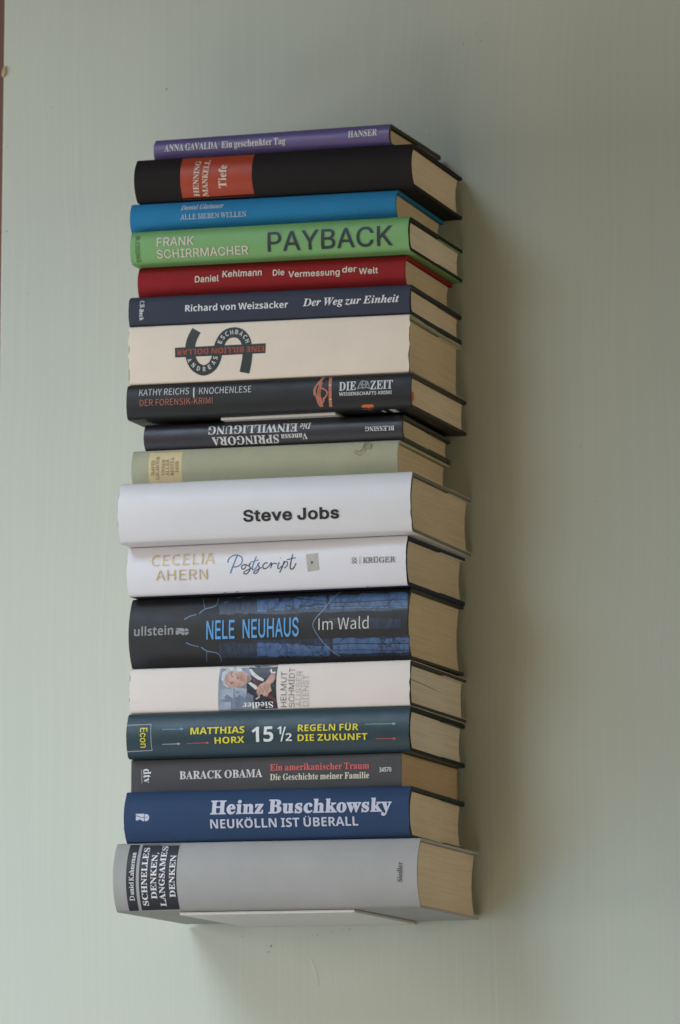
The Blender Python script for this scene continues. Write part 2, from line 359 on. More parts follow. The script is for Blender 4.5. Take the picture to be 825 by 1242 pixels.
        's': (633, [[332,-22,267,-14,190,13,161,19,131,10,112,-19,78,-19,78,232,117,232,145,149,190,86,246,46,308,32,357,39,392,58,414,89,422,128,402,185,342,230,235,285,167,326,119,372,91,424,81,484,96,569,142,639,215,685,310,701,364,694,437,676,453,672,468,670,490,677,506,701,535,701,535,487,501,487,472,557,431,608,382,640,327,650,286,645,255,628,236,602,230,569,253,510,322,465,420,416,485,377,530,333,556,278,565,208,549,113,501,40,426,-7]]),
        't': (501, [[271,-21,195,-10,145,23,116,78,106,156,106,612,44,612,44,658,193,810,283,931,317,931,317,681,456,681,456,612,317,612,317,180,328,111,344,94,369,88,416,107,453,164,488,145,400,21]]),
        'u': (823, [[288,-22,201,-7,143,38,111,111,100,212,100,544,86,620,64,639,25,646,25,681,311,681,311,162,331,101,355,84,388,78,450,95,501,145,501,544,485,622,460,639,416,646,416,681,711,681,711,153,727,86,791,65,791,28,658,15,501,-22,501,88,460,42,409,7,350,-15]]),
        'v': (673, [[313,-22,84,544,49,617,27,637,-6,645,-6,681,360,681,360,646,342,646,298,636,283,606,286,588,406,268,518,555,529,597,509,634,447,646,447,681,670,681,670,647,634,634,610,612,571,534,351,-22]]),
        'w': (954, [[268,-22,37,581,13,625,-24,645,-24,681,304,681,304,645,263,635,251,606,254,583,263,555,366,279,463,516,441,584,417,633,369,647,369,681,709,681,709,645,664,633,649,606,650,591,653,575,737,310,839,562,850,605,834,634,782,647,782,681,978,681,978,647,933,625,904,566,668,-22,634,-22,490,432,307,-22]]),
        'y': (659, [[115,-308,64,-300,22,-274,-6,-235,-15,-184,-8,-148,10,-117,40,-94,78,-87,140,-108,158,-134,164,-167,163,-178,162,-192,169,-211,189,-217,217,-203,251,-162,284,-97,308,-10,80,550,54,604,34,631,-7,645,-10,645,-10,681,355,681,355,645,298,636,282,603,285,586,292,563,407,261,506,529,518,571,522,602,504,636,445,645,445,681,658,681,658,645,630,638,608,617,569,532,355,-53,284,-210,248,-257,209,-287]]),
        'z': (643, [[28,0,28,31,369,631,282,631,210,623,159,597,122,549,96,475,58,475,69,681,603,681,603,639,276,55,335,55,425,65,489,96,535,152,571,236,606,236,588,0]]),
    },
    'SBI': {
        'D': (1073, [[-75,0,-75,34,1,45,49,90,86,189,255,818,267,890,261,924,243,945,162,964,162,1000,560,1000,821,954,978,815,1030,584,1018,466,981,353,922,249,839,158,709,66,555,16,344,0],[376,46,469,59,554,96,629,155,692,232,743,325,781,430,804,543,812,662,787,825,710,923,581,955,539,950,512,936,481,873,295,173,288,138,285,109,305,60]]),
        'E': (978, [[-75,0,-75,34,1,45,49,90,86,189,255,818,264,858,267,890,261,924,243,945,162,964,162,1000,958,1000,903,720,861,720,861,733,846,835,798,902,716,940,598,952,537,947,507,927,489,882,402,556,444,556,571,571,651,621,709,714,747,714,641,303,608,303,610,332,610,361,599,429,568,473,513,497,431,505,410,505,389,504,297,162,288,125,283,97,304,61,383,51,568,74,641,105,707,152,768,217,826,303,863,303,776,0]]),
        'G': (1107, [[490,-25,303,3,162,86,75,218,46,389,56,497,84,602,130,701,193,792,271,872,362,937,515,1004,678,1027,775,1019,887,993,928,985,956,996,978,1027,1015,1027,951,703,909,703,893,820,848,905,777,956,684,973,586,952,493,887,407,782,334,636,284,474,267,320,284,197,335,106,418,50,528,31,593,39,639,63,669,105,692,164,732,320,745,396,739,427,721,446,635,459,635,495,1054,495,1054,458,1042,458,1002,449,977,425,943,332,876,69,690,-2]]),
        'W': (1219, [[176,-25,182,799,176,872,156,921,121,949,67,960,67,1000,472,1000,472,961,428,949,403,925,386,821,382,355,657,814,659,866,654,911,635,940,602,957,554,963,554,1000,955,1000,955,964,912,957,885,940,864,864,859,713,849,361,1142,851,1156,884,1161,911,1141,951,1080,964,1073,964,1073,1000,1350,1000,1350,964,1301,951,1264,924,1195,829,683,-25,636,-25,654,700,219,-25]]),
        'a': (745, [[118,-19,53,-7,2,31,-31,88,-42,162,-34,243,-11,326,71,487,125,557,186,613,280,668,367,687,439,662,475,589,499,672,659,672,535,240,514,163,507,124,512,98,529,89,574,115,632,194,665,173,551,29,437,-19,367,4,344,76,348,115,359,167,303,85,247,27,186,-8],[206,91,240,99,274,124,338,210,391,326,427,448,440,550,425,605,382,623,348,613,312,585,242,486,183,353,154,256,145,179,160,113]]),
        'e': (598, [[194,-21,105,-5,36,42,-9,117,-24,218,-15,299,13,381,55,460,110,533,173,595,243,645,316,676,390,687,458,678,510,650,542,606,553,550,529,465,458,385,340,319,174,276,165,195,172,147,193,110,226,87,271,79,353,112,434,212,475,185,396,71,303,2],[186,325,311,380,398,471,421,523,429,577,415,622,380,638,330,618,279,559,228,460]]),
        'g': (662, [[171,-308,50,-297,-39,-263,-95,-211,-113,-148,-102,-97,-68,-56,73,12,14,61,-6,113,2,151,26,185,127,253,45,326,26,369,19,419,30,488,62,551,112,607,176,650,250,678,331,687,443,669,541,614,671,614,663,551,580,551,584,526,586,499,575,427,542,363,490,309,425,267,348,240,262,231,185,235,156,211,146,186,161,160,207,140,300,112,403,71,478,19,507,-26,517,-80,506,-144,472,-199,420,-245,350,-279,267,-301],[258,277,296,287,332,316,388,417,410,547,394,615,346,638,307,627,270,596,212,492,191,364,208,299],[188,-259,259,-251,313,-226,348,-189,359,-146,346,-104,307,-72,134,-9,46,-68,16,-137,29,-185,66,-224,121,-251]]),
        'h': (793, [[465,-21,391,7,367,91,384,186,431,340,481,492,495,547,488,570,466,578,382,536,291,410,205,222,140,0,-42,0,182,830,196,886,200,912,184,950,130,960,106,960,106,1000,244,1014,416,1043,255,437,335,548,409,626,482,672,560,687,644,659,672,575,661,495,626,377,554,167,548,145,545,127,551,103,569,95,613,126,678,218,711,198,588,34]]),
        'i': (431, [[292,824,254,831,222,852,201,884,194,923,201,961,222,993,254,1014,292,1021,330,1014,361,993,383,961,390,923,383,884,361,852,330,831],[109,-18,64,-11,30,11,9,46,1,91,9,142,22,194,98,468,113,525,118,563,102,595,57,605,43,605,42,642,197,663,332,687,198,189,186,122,192,101,210,94,254,120,314,200,344,179,229,31]]),
        'l': (385, [[88,-21,42,-14,7,7,-15,42,-22,88,-17,136,-4,188,171,824,192,920,177,951,130,961,116,961,115,999,405,1043,176,191,166,153,161,119,167,98,185,91,230,117,291,197,320,174,206,27,150,-9]]),
        'n': (793, [[472,-21,398,7,373,91,389,186,437,340,489,492,501,547,494,570,472,578,391,539,303,422,216,238,146,0,-31,0,94,468,110,533,115,563,99,595,54,605,40,605,37,642,335,687,258,429,339,544,414,624,489,671,568,687,652,659,680,575,668,501,632,377,551,127,558,103,577,95,620,122,675,200,708,177,589,29,533,-8]]),
        'r': (578, [[-31,0,94,468,110,533,115,563,99,595,54,605,40,605,37,642,335,687,253,419,320,539,380,621,437,670,493,687,555,662,575,587,569,544,552,511,525,490,489,483,447,494,413,528,399,535,348,498,282,387,210,216,146,0]]),
        't': (410, [[67,-21,-9,6,-34,86,-32,116,-24,155,100,607,28,607,28,659,175,742,298,882,359,882,297,666,414,666,398,607,280,607,170,228,155,170,149,125,155,99,171,91,217,121,285,210,319,188,257,97,196,32,134,-8]]),
        'u': (793, [[103,-21,18,7,-10,91,1,166,33,289,83,468,103,563,88,595,42,605,28,605,27,642,162,661,323,687,179,174,168,118,175,95,197,88,278,129,370,252,456,438,523,668,700,668,556,127,563,107,580,97,621,124,648,155,680,201,712,179,594,30,537,-8,477,-21,435,-14,403,8,382,43,376,89,402,228,326,118,253,40,180,-6]]),
        'z': (577, [[341,-115,234,-91,125,-28,37,12,-15,-12,-52,-36,-72,-30,-79,-13,-75,0,353,528,170,528,107,522,75,499,45,440,7,440,72,668,542,668,121,162,180,130,225,85,286,-19,312,-58,344,-72,365,-66,374,-52,372,-41,367,-31,349,4,346,24,367,78,423,98,482,78,502,18,491,-30,459,-74,408,-105]]),
    },
    'SI': {
        'A': (997, [[-182,0,-176,27,-84,51,0,120,231,391,766,1022,795,1022,759,124,765,80,787,51,826,35,884,27,880,0,475,0,481,27,493,27,551,35,587,56,606,99,614,168,620,340,286,340,249,322,140,194,86,120,68,77,74,52,92,38,169,27,162,0],[308,393,623,393,640,789]]),
        'B': (944, [[-72,0,-65,29,-58,29,1,36,41,57,69,96,91,156,270,828,283,903,277,934,258,954,175,971,182,1000,551,1000,735,976,846,904,883,785,856,680,774,598,639,540,733,489,790,413,809,312,796,223,754,147,688,85,600,38,493,10,368,0],[415,556,553,572,652,618,711,693,731,793,711,881,650,933,548,951,480,946,451,926,432,883,405,785,351,579,366,561],[329,45,466,64,566,120,627,209,647,327,633,409,590,466,519,499,418,510,351,507,322,478,236,156,229,124,225,95,232,69,250,54]]),
        'D': (1091, [[-77,0,-68,29,-61,29,-2,35,38,55,67,93,90,156,270,828,283,902,277,933,257,953,173,971,182,1000,565,1000,699,988,814,950,906,889,974,807,1016,705,1030,585,1018,471,983,363,925,263,846,176,749,103,634,47,503,12,358,0],[366,48,481,59,581,95,666,150,736,223,791,309,831,406,855,510,863,618,843,762,783,867,683,931,546,952,477,944,441,910,415,832,243,192,225,105,234,78,259,61,302,51]]),
        'E': (977, [[-72,0,-65,29,-59,29,-1,35,39,54,67,93,90,158,270,828,283,902,277,933,258,953,175,971,182,1000,947,1000,905,783,880,783,880,789,864,890,841,919,802,938,665,951,542,951,477,944,444,917,422,853,342,559,464,559,557,568,621,592,663,636,691,701,718,701,617,347,591,347,595,403,585,473,544,503,460,510,331,510,241,179,230,134,225,101,232,77,250,61,329,51,429,51,525,56,605,73,674,102,733,145,785,202,831,275,860,275,756,0]]),
        'G': (1165, [[527,-22,395,-9,280,29,186,90,116,172,72,272,58,389,69,495,101,599,152,698,220,790,300,870,390,935,540,1000,704,1022,802,1013,890,987,961,960,1000,951,1047,965,1082,1010,1107,1010,1040,704,1016,704,985,818,922,903,830,956,712,974,585,953,470,889,372,788,295,658,245,513,228,373,250,225,314,115,415,46,548,23,621,31,686,56,736,92,762,137,814,340,820,371,824,399,817,429,795,447,692,461,699,488,1114,488,1107,461,1025,447,983,405,969,368,954,314,896,75,718,3]]),
        'H': (1120, [[-72,0,-65,29,-59,29,13,39,59,77,90,156,270,828,283,902,277,933,258,953,175,971,182,1000,581,1000,574,971,568,971,511,965,471,945,442,905,418,838,357,614,351,582,363,563,399,558,769,558,803,564,819,590,883,828,896,902,889,933,870,953,786,971,795,1000,1194,1000,1185,971,1173,971,1119,964,1081,944,1053,906,1030,844,851,172,841,129,837,97,843,66,863,46,947,29,939,0,540,0,548,29,553,29,627,39,672,77,702,156,783,457,785,467,786,478,775,499,738,503,370,503,335,498,319,473,238,172,228,129,224,97,230,66,250,46,334,29,327,0]]),
        'I': (527, [[-66,0,-58,29,-52,29,21,39,65,77,97,156,277,828,290,902,284,933,264,953,181,971,189,1000,592,1000,585,971,574,971,520,964,481,944,453,906,431,844,250,172,237,97,243,66,262,46,345,29,338,0]]),
        'J': (552, [[48,-22,-18,-13,-68,14,-99,55,-110,105,-89,163,-65,181,-35,186,17,167,38,118,35,101,30,85,25,56,33,29,59,20,89,29,110,56,126,101,146,165,318,816,335,905,328,936,305,954,207,968,217,1000,630,1000,621,971,564,966,525,949,498,915,477,855,328,289,281,152,219,55,142,-3]]),
        'K': (977, [[-72,0,-65,29,-59,29,13,39,59,77,90,156,270,828,283,902,277,933,258,953,175,971,182,1000,578,1000,569,971,558,971,507,966,471,949,444,914,422,851,347,571,344,561,342,551,353,538,370,545,724,829,786,889,806,934,787,962,730,971,721,971,728,1000,1078,1000,1068,973,1061,973,999,959,928,918,724,762,480,568,764,149,847,57,891,35,942,27,935,0,507,0,516,27,526,27,596,39,613,55,618,79,608,118,577,171,361,490,342,501,322,483,237,160,225,100,232,65,254,44,348,29,341,0]]),
        'L': (965, [[-52,0,-45,29,-39,29,20,35,60,55,88,93,111,156,290,828,301,871,305,902,298,933,279,953,195,971,202,1000,600,1000,590,973,534,966,494,946,465,907,442,845,269,198,254,137,249,110,254,80,272,62,354,51,457,51,640,70,706,97,761,140,858,283,886,283,792,0]]),
        'M': (1269, [[-78,0,-69,29,7,39,53,77,85,156,275,828,288,902,281,933,262,953,178,971,186,1000,457,1000,561,233,1068,1000,1342,1000,1334,971,1322,971,1268,964,1230,944,1202,906,1179,844,1000,172,990,129,986,97,992,66,1012,46,1095,29,1088,0,692,0,699,25,773,39,819,83,854,178,1033,844,471,0,451,0,338,845,165,221,143,103,149,67,168,46,253,27,246,0]]),
        'N': (1077, [[727,-23,331,802,162,181,150,129,146,92,152,61,172,43,262,29,254,0,-72,0,-65,29,-6,35,36,54,66,92,90,156,279,845,283,862,285,879,278,911,257,941,225,964,185,971,175,971,182,1000,392,1000,760,233,919,819,931,871,935,908,928,939,908,957,818,971,825,1000,1153,1000,1145,971,1071,961,1023,924,990,844,754,-23]]),
        'O': (1111, [[431,-22,320,-10,226,23,150,77,93,151,58,242,46,348,55,446,82,543,125,638,181,727,249,808,326,879,410,938,500,983,593,1012,686,1022,796,1010,889,975,963,920,1018,845,1052,755,1064,650,1038,488,966,327,861,182,731,69,588,1],[432,22,506,32,576,62,642,110,704,172,807,330,876,517,900,712,887,827,845,910,779,961,689,978,612,967,535,933,461,878,392,806,332,717,280,616,228,454,210,295,224,178,268,92,338,39]]),
        'R': (970, [[-72,0,-65,29,-58,29,1,36,41,57,69,96,91,156,270,828,283,903,277,934,258,954,175,971,182,1000,605,1000,738,986,834,943,891,874,910,783,878,661,783,569,623,506,756,184,820,66,856,38,902,29,908,29,899,0,675,0,475,491,444,491,379,493,328,497,246,191,228,98,235,64,254,43,332,27,348,27,340,0],[435,538,568,554,665,603,726,681,746,782,723,877,654,933,540,952,483,946,449,919,425,857,340,543,385,540]]),
        'S': (793, [[329,-20,233,-10,124,22,105,27,90,29,54,17,32,-17,6,-17,55,314,82,315,100,190,147,98,220,42,314,23,366,30,413,50,452,81,482,122,501,171,507,225,491,300,445,374,395,434,331,499,220,639,197,699,189,760,198,831,225,895,269,947,327,988,397,1013,477,1022,543,1018,604,1003,651,988,673,983,706,991,728,1017,756,1017,710,724,686,724,673,833,636,912,577,960,499,975,430,964,377,931,344,878,332,809,339,765,361,720,432,626,498,556,566,483,627,385,647,272,637,192,606,122,557,63,493,18,417,-11]]),
        'T': (903, [[107,0,113,29,124,29,208,41,260,89,299,192,491,897,496,923,486,942,457,948,418,948,270,929,220,905,181,868,127,757,95,760,159,1000,991,1000,945,753,918,753,919,776,919,799,910,868,883,914,830,939,744,948,685,948,657,939,642,910,447,199,426,92,434,61,456,42,553,29,569,29,561,0]]),
        'U': (1056, [[431,-22,299,-4,197,51,133,135,111,243,137,390,256,834,269,903,262,936,241,956,146,973,153,1000,575,1000,569,973,555,973,495,964,452,938,422,891,397,821,290,415,256,236,270,157,311,98,376,61,464,49,543,57,611,81,669,119,714,171,754,254,796,390,896,763,918,886,911,928,893,954,802,973,808,1000,1145,1000,1140,973,1120,973,1051,955,1006,905,986,853,961,767,851,351,811,229,761,133,700,62,626,14,537,-13]]),
        'V': (939, [[172,-22,207,850,202,907,184,944,149,964,95,971,81,971,87,1000,487,1000,480,974,468,974,410,967,375,945,356,902,348,832,321,205,827,806,881,880,899,925,893,949,874,962,798,971,803,1000,1111,1000,1101,971,1098,971,1058,962,1017,934,918,827,204,-22]]),
        'W': (1275, [[178,-22,212,848,208,907,187,945,148,966,87,974,91,1000,493,1000,486,974,474,974,416,967,381,945,362,902,354,832,329,249,691,763,695,851,691,907,672,944,637,965,585,973,575,973,581,1000,964,1000,955,973,882,961,847,915,834,814,811,259,1172,801,1213,874,1227,928,1201,959,1123,973,1133,1000,1435,1000,1429,973,1425,973,1383,963,1343,934,1253,821,686,-22,659,-22,688,668,205,-22]]),
    },
    'IN': {
        'A': (943, [[32,0,396,1000,543,1000,910,0,777,0,564,595,519,732,456,940,482,940,418,729,374,595,167,0],[216,279,216,391,727,391,727,279]]),
        'B': (897, [[118,0,118,1000,474,1000,569,991,646,964,706,923,749,869,774,805,783,735,777,677,760,629,700,562,619,524,619,515,667,506,714,483,756,447,791,399,814,340,821,268,813,196,787,131,742,77,677,35,592,9,485,0],[245,112,481,112,581,123,648,157,686,207,699,268,692,317,673,361,642,399,601,429,549,447,488,454,245,454],[245,561,468,561,566,582,605,608,635,642,654,683,660,732,649,793,614,843,556,877,472,888,245,888]]),
        'C': (1003, [[526,-13,403,2,295,49,205,125,137,227,94,352,79,499,94,647,137,773,205,875,295,951,403,998,526,1013,669,991,733,964,790,926,840,879,880,822,910,758,930,685,803,685,765,776,702,842,620,883,526,896,438,884,361,850,296,793,246,715,214,617,203,499,214,382,246,284,296,207,361,150,439,116,526,104,620,118,702,158,765,225,803,315,930,315,911,243,881,178,840,122,791,74,734,37,669,9,600,-8]]),
        'D': (987, [[430,0,189,0,189,112,422,112,534,124,625,159,695,216,745,293,775,389,785,502,775,614,745,709,696,785,628,842,541,876,434,888,183,888,183,1000,443,1000,579,985,693,940,785,868,852,769,894,646,907,502,893,357,852,233,783,134,689,60,571,15],[245,1000,245,0,118,0,118,1000]]),
        'E': (823, [[118,0,118,1000,732,1000,732,888,245,888,245,562,699,562,699,450,245,450,245,112,738,112,738,0]]),
        'F': (806, [[118,0,118,1000,726,1000,726,888,245,888,245,547,681,547,681,435,245,435,245,0]]),
        'G': (1023, [[528,-13,403,2,294,49,204,125,136,227,93,353,79,499,93,647,136,773,203,875,293,951,400,998,521,1013,597,1008,669,990,735,961,793,922,842,874,883,818,913,755,932,685,802,685,761,773,700,839,620,882,521,896,436,884,360,850,295,793,246,715,214,617,203,499,214,382,246,285,296,207,362,150,440,116,528,104,608,113,678,140,735,183,779,242,806,314,815,398,854,391,556,391,556,503,940,503,940,393,926,278,886,179,823,97,740,37,641,-1]]),
        'H': (1016, [[118,0,118,1000,245,1000,245,568,771,568,771,1000,898,1000,898,0,771,0,771,456,245,456,245,0]]),
        'I': (591, [[61,0,61,112,232,112,232,888,61,888,61,1000,530,1000,530,888,359,888,359,112,530,112,530,0]]),
        'J': (779, [[364,-13,244,6,148,64,86,159,65,286,65,340,192,340,192,286,204,205,239,146,294,110,364,98,433,110,487,146,522,205,534,286,534,1000,661,1000,661,286,640,159,578,64,483,6]]),
        'K': (917, [[205,286,205,425,273,513,343,596,416,677,715,1000,881,1000,454,542,448,543],[118,0,118,1000,245,1000,245,657,244,442,245,380,245,0],[732,0,369,509,448,608,882,0]]),
        'L': (772, [[118,0,118,1000,245,1000,245,112,710,112,710,0]]),
        'M': (1235, [[118,0,118,1000,298,1000,545,368,565,312,588,241,612,165,632,96,604,96,625,162,649,238,672,311,693,368,936,1000,1116,1000,1116,0,991,0,991,572,992,643,993,725,995,812,997,899,1008,899,978,805,947,713,919,633,896,572,672,0,562,0,335,572,313,631,285,710,254,801,220,899,234,899,236,818,238,731,239,646,240,572,240,0]]),
        'N': (1029, [[118,0,118,1000,268,1000,674,359,713,296,762,210,813,108,796,105,788,213,785,309,784,383,784,1000,911,1000,911,0,760,0,397,570,349,650,291,749,211,889,234,892,240,754,244,645,246,572,246,0]]),
        'P': (874, [[118,0,118,1000,462,1000,568,990,653,958,719,909,766,845,794,769,803,683,794,598,766,522,719,457,653,407,568,376,462,365,215,365,215,477,457,477,528,483,584,503,626,535,655,577,672,627,677,683,672,740,655,789,626,831,584,862,527,882,456,889,245,889,245,0]]),
        'R': (883, [[118,0,118,1000,464,1000,569,990,655,960,721,913,767,851,795,777,805,692,795,607,767,534,721,473,654,427,569,398,464,389,189,389,189,501,459,501,530,507,585,524,627,553,656,591,673,637,679,692,673,748,656,796,627,835,585,864,529,882,458,889,245,889,245,0],[694,0,452,450,595,450,841,0]]),
        'S': (878, [[440,-17,338,-9,251,18,179,61,126,118,90,188,75,268,205,268,217,216,243,172,280,139,327,115,440,97,504,102,562,118,610,145,648,181,671,224,679,274,673,317,653,352,582,402,481,437,361,470,251,512,169,568,119,641,102,732,113,811,147,880,201,936,270,979,353,1005,446,1013,540,1005,621,978,689,936,741,882,775,817,788,743,663,743,642,810,594,860,526,891,442,901,382,896,329,880,285,855,253,822,233,783,226,738,234,692,257,656,333,606,417,577,519,549,612,518,705,467,776,388,796,336,803,272,792,195,760,125,707,66,636,21,546,-8]]),
        'T': (882, [[62,888,62,1000,819,1000,819,888,505,888,505,0,379,0,379,888]]),
        'U': (1017, [[509,-16,398,-5,303,30,225,85,166,157,130,243,118,340,118,1000,244,1000,244,350,252,282,277,222,315,172,368,134,433,109,509,101,585,109,650,134,702,172,740,222,764,282,772,350,772,1000,899,1000,899,340,887,243,850,157,792,85,714,30,619,-5]]),
        'V': (943, [[401,0,32,1000,166,1000,378,405,423,270,487,60,461,60,525,271,569,405,776,1000,910,1000,546,0]]),
        'W': (1349, [[305,0,32,1000,162,1000,321,385,345,286,367,184,387,78,372,78,393,184,415,286,440,385,602,1000,746,1000,907,385,933,286,956,184,977,78,960,78,981,184,1003,286,1028,385,1186,1000,1316,1000,1042,0,895,0,723,635,691,769,660,934,687,934,658,776,625,635,453,0]]),
        'Y': (928, [[400,0,400,409,32,1000,179,1000,378,677,437,574,491,453,440,453,494,576,551,677,749,1000,895,1000,527,409,527,0]]),
        'a': (765, [[314,-17,247,-10,186,10,134,42,94,88,68,144,60,212,66,270,85,316,114,352,152,380,246,414,350,432,459,446,521,462,537,477,542,501,542,505,524,583,471,633,385,650,293,634,231,591,197,538,81,572,112,633,154,680,205,715,261,738,381,756,470,746,562,708,602,675,634,630,655,570,662,494,662,0,544,0,544,102,536,102,495,48,423,2],[335,89,397,96,448,115,488,145,518,183,536,226,542,271,542,373,510,358,455,346,394,337,345,330,264,312,203,274,186,244,181,206,200,142,255,103]]),
        'b': (834, [[451,-16,389,-10,339,7,271,61,232,115,220,115,220,0,103,0,103,1000,223,1000,223,628,232,628,270,680,337,733,387,750,450,756,538,744,615,709,679,652,727,575,757,481,767,371,757,261,727,166,679,89,616,32,539,-4],[433,92,497,101,549,129,591,172,621,229,639,297,645,372,639,447,621,513,591,569,550,612,497,639,433,648,369,640,317,613,276,572,246,517,228,450,221,372,228,294,246,226,276,170,318,128,370,101]]),
        'c': (778, [[407,-16,312,-4,230,32,161,90,110,167,78,261,67,368,78,478,110,572,161,649,230,707,312,744,407,756,511,741,600,700,668,633,711,544,595,515,571,568,531,611,476,639,407,648,340,639,285,610,243,565,213,508,195,441,189,368,195,297,213,231,243,174,285,130,340,101,407,91,477,101,532,130,573,174,598,230,713,201,671,110,602,42,512,-1]]),
        'd': (834, [[384,-16,296,-4,219,32,155,89,107,166,77,261,67,371,77,481,108,575,156,652,220,709,297,744,385,756,448,750,497,733,565,680,602,628,611,628,611,1000,731,1000,731,0,615,0,615,115,603,115,564,61,496,7,446,-10],[402,92,465,101,517,128,559,170,589,226,607,294,613,372,607,450,589,517,559,572,518,613,465,640,402,648,337,639,284,612,243,569,213,513,195,447,189,372,195,297,213,229,243,172,285,129,338,101]]),
        'e': (794, [[417,-16,316,-4,230,32,161,90,109,167,78,260,67,367,78,475,109,569,159,647,226,706,308,743,403,756,522,735,578,709,628,670,670,619,702,554,723,475,730,381,730,333,147,333,147,434,664,434,609,397,603,467,585,528,556,578,516,617,465,641,403,649,341,641,288,616,245,578,214,530,195,474,189,415,189,349,196,273,217,209,251,158,297,121,353,98,417,91,499,104,561,143,601,207,717,179,694,124,659,77,612,38,555,9,490,-10]]),
        'g': (836, [[407,-296,330,-291,263,-274,162,-216,99,-136,199,-80,239,-130,303,-173,407,-191,489,-180,555,-148,598,-92,612,-11,612,134,602,134,563,82,496,31,446,15,383,9,298,20,221,52,157,105,108,177,77,268,67,376,77,484,108,577,157,652,221,709,298,744,385,756,448,750,498,733,566,680,605,627,615,627,615,746,732,746,732,-17,721,-106,689,-177,637,-230,571,-267,493,-289],[403,116,466,124,518,148,559,186,590,238,608,302,614,379,608,454,590,519,560,573,519,614,466,640,403,648,338,639,285,612,243,570,213,516,195,451,189,379,195,305,214,241,244,188,286,149,339,124]]),
        'h': (806, [[223,446,223,0,103,0,103,1000,223,1000,223,565,201,565,243,653,299,712,368,745,447,756,518,748,580,724,631,685,670,631,694,560,702,472,702,0,582,0,582,462,571,540,537,598,483,635,413,647,362,641,316,624,278,595,248,556,230,506]]),
        'i': (328, [[103,0,103,746,223,746,223,0],[164,870,133,876,106,894,87,919,81,950,87,981,106,1006,133,1024,164,1030,197,1024,224,1006,242,981,248,950,242,919,224,894,197,876]]),
        'l': (372, [[274,-5,198,6,145,40,114,93,103,166,103,1000,223,1000,223,194,236,122,255,107,287,102,315,103,334,107,355,5,318,-2]]),
        'm': (1199, [[103,0,103,746,220,746,221,581,211,581,231,635,260,680,338,739,431,759,506,747,565,709,607,652,631,579,614,579,633,631,663,674,748,737,858,759,921,752,977,731,1025,695,1063,646,1087,581,1095,501,1095,0,974,0,974,499,963,568,929,615,880,641,823,650,776,644,736,629,679,570,659,486,659,0,539,0,539,511,529,567,497,611,450,640,392,650,310,629,275,604,247,568,229,523,223,468,223,0]]),
        'n': (805, [[223,446,223,0,103,0,103,746,219,746,220,565,201,565,243,653,299,712,368,745,447,756,518,748,580,724,631,685,669,631,694,560,702,472,702,0,582,0,582,462,571,540,537,598,483,635,413,647,362,641,316,624,278,595,248,556,230,506]]),
        'o': (816, [[407,-16,312,-4,230,32,161,90,110,167,78,261,67,368,78,478,110,572,161,649,230,707,312,744,407,756,504,744,587,707,655,649,706,572,738,478,749,368,738,261,706,167,655,90,587,32,504,-4],[407,91,476,101,531,130,574,174,604,231,622,297,628,368,622,441,604,507,574,565,531,610,476,639,407,648,340,639,285,610,243,565,213,508,195,441,189,368,195,297,213,231,243,174,285,130,340,101]]),
        'r': (509, [[103,0,103,746,219,746,219,631,227,631,255,682,300,722,355,748,419,756,451,756,479,754,479,634,452,638,407,640,357,635,313,618,276,592,247,557,229,515,223,466,223,0]]),
        's': (717, [[358,-16,285,-10,220,7,166,35,121,74,89,125,70,185,185,209,207,156,244,118,294,97,356,89,426,98,481,122,515,159,527,202,520,238,499,267,465,289,417,305,293,334,205,365,142,409,104,467,92,538,101,599,128,652,170,695,226,728,293,749,368,756,439,750,499,732,548,704,588,667,637,570,527,545,508,585,477,620,431,645,368,654,307,646,257,623,224,588,213,545,221,507,244,478,338,438,451,411,540,381,602,337,639,280,651,209,642,147,614,93,570,47,511,13,439,-9]]),
        't': (447, [[401,746,401,643,13,643,13,746],[128,926,248,926,248,192,253,150,267,120,294,104,335,98,364,100,397,105,419,3,377,-5,331,-8,245,4,181,42,141,102,128,183]]),
        'u': (806, [[358,-10,288,-2,226,21,175,60,136,115,111,186,103,273,103,746,223,746,223,283,235,206,269,147,323,111,393,99,444,104,490,122,528,151,557,190,576,240,582,300,582,746,702,746,702,0,586,0,586,181,604,181,562,92,505,33,437,1]]),
        'v': (765, [[319,0,34,746,166,746,325,305,367,171,404,41,362,41,399,171,440,305,599,746,730,746,445,0]]),
    },
    'NR': {
        ',': (375, [[57,-181,97,-6,127,162,259,162,269,147,216,-16,148,-181]]),
        '-': (451, [[56,321,56,430,395,430,395,321]]),
        '.': (375, [[186,-20,126,3,107,32,101,76,107,120,126,148,186,169,249,148,268,120,275,76,268,32,249,3]]),
        '/': (521, [[14,0,387,1000,507,1000,134,0]]),
    },
    'NB': {
        '0': (801, [[399,-14,243,20,134,123,71,285,50,500,59,651,84,777,129,879,195,954,284,1000,399,1015,555,981,664,880,728,717,749,500,741,350,715,224,670,123,604,48,515,1],[399,157,466,178,508,242,532,349,539,500,532,650,508,758,466,823,399,845,332,823,290,758,268,650,261,500,268,350,290,243,332,178]]),
        '1': (801, [[367,0,367,578,369,674,373,777,342,747,300,709,185,616,83,744,405,1000,578,1000,578,0]]),
        '2': (801, [[56,0,56,147,307,401,429,530,496,626,517,718,509,771,484,808,445,830,395,838,338,831,283,811,168,735,53,871,145,941,257,994,410,1014,502,1005,579,978,642,936,688,882,717,817,727,744,719,665,694,593,599,458,448,308,319,188,319,178,755,178,755,0]]),
        '3': (801, [[342,-14,188,0,53,41,53,220,188,171,319,154,416,164,478,193,512,241,524,304,503,375,474,400,429,418,283,433,207,433,207,595,284,595,425,613,466,633,491,660,508,730,500,777,475,813,432,836,366,843,299,837,242,819,153,770,55,916,193,986,279,1007,381,1014,519,998,625,952,693,877,716,776,700,683,653,611,584,559,500,527,500,522,606,497,683,450,730,381,745,291,734,209,702,135,648,73,571,26,469,-4]]),
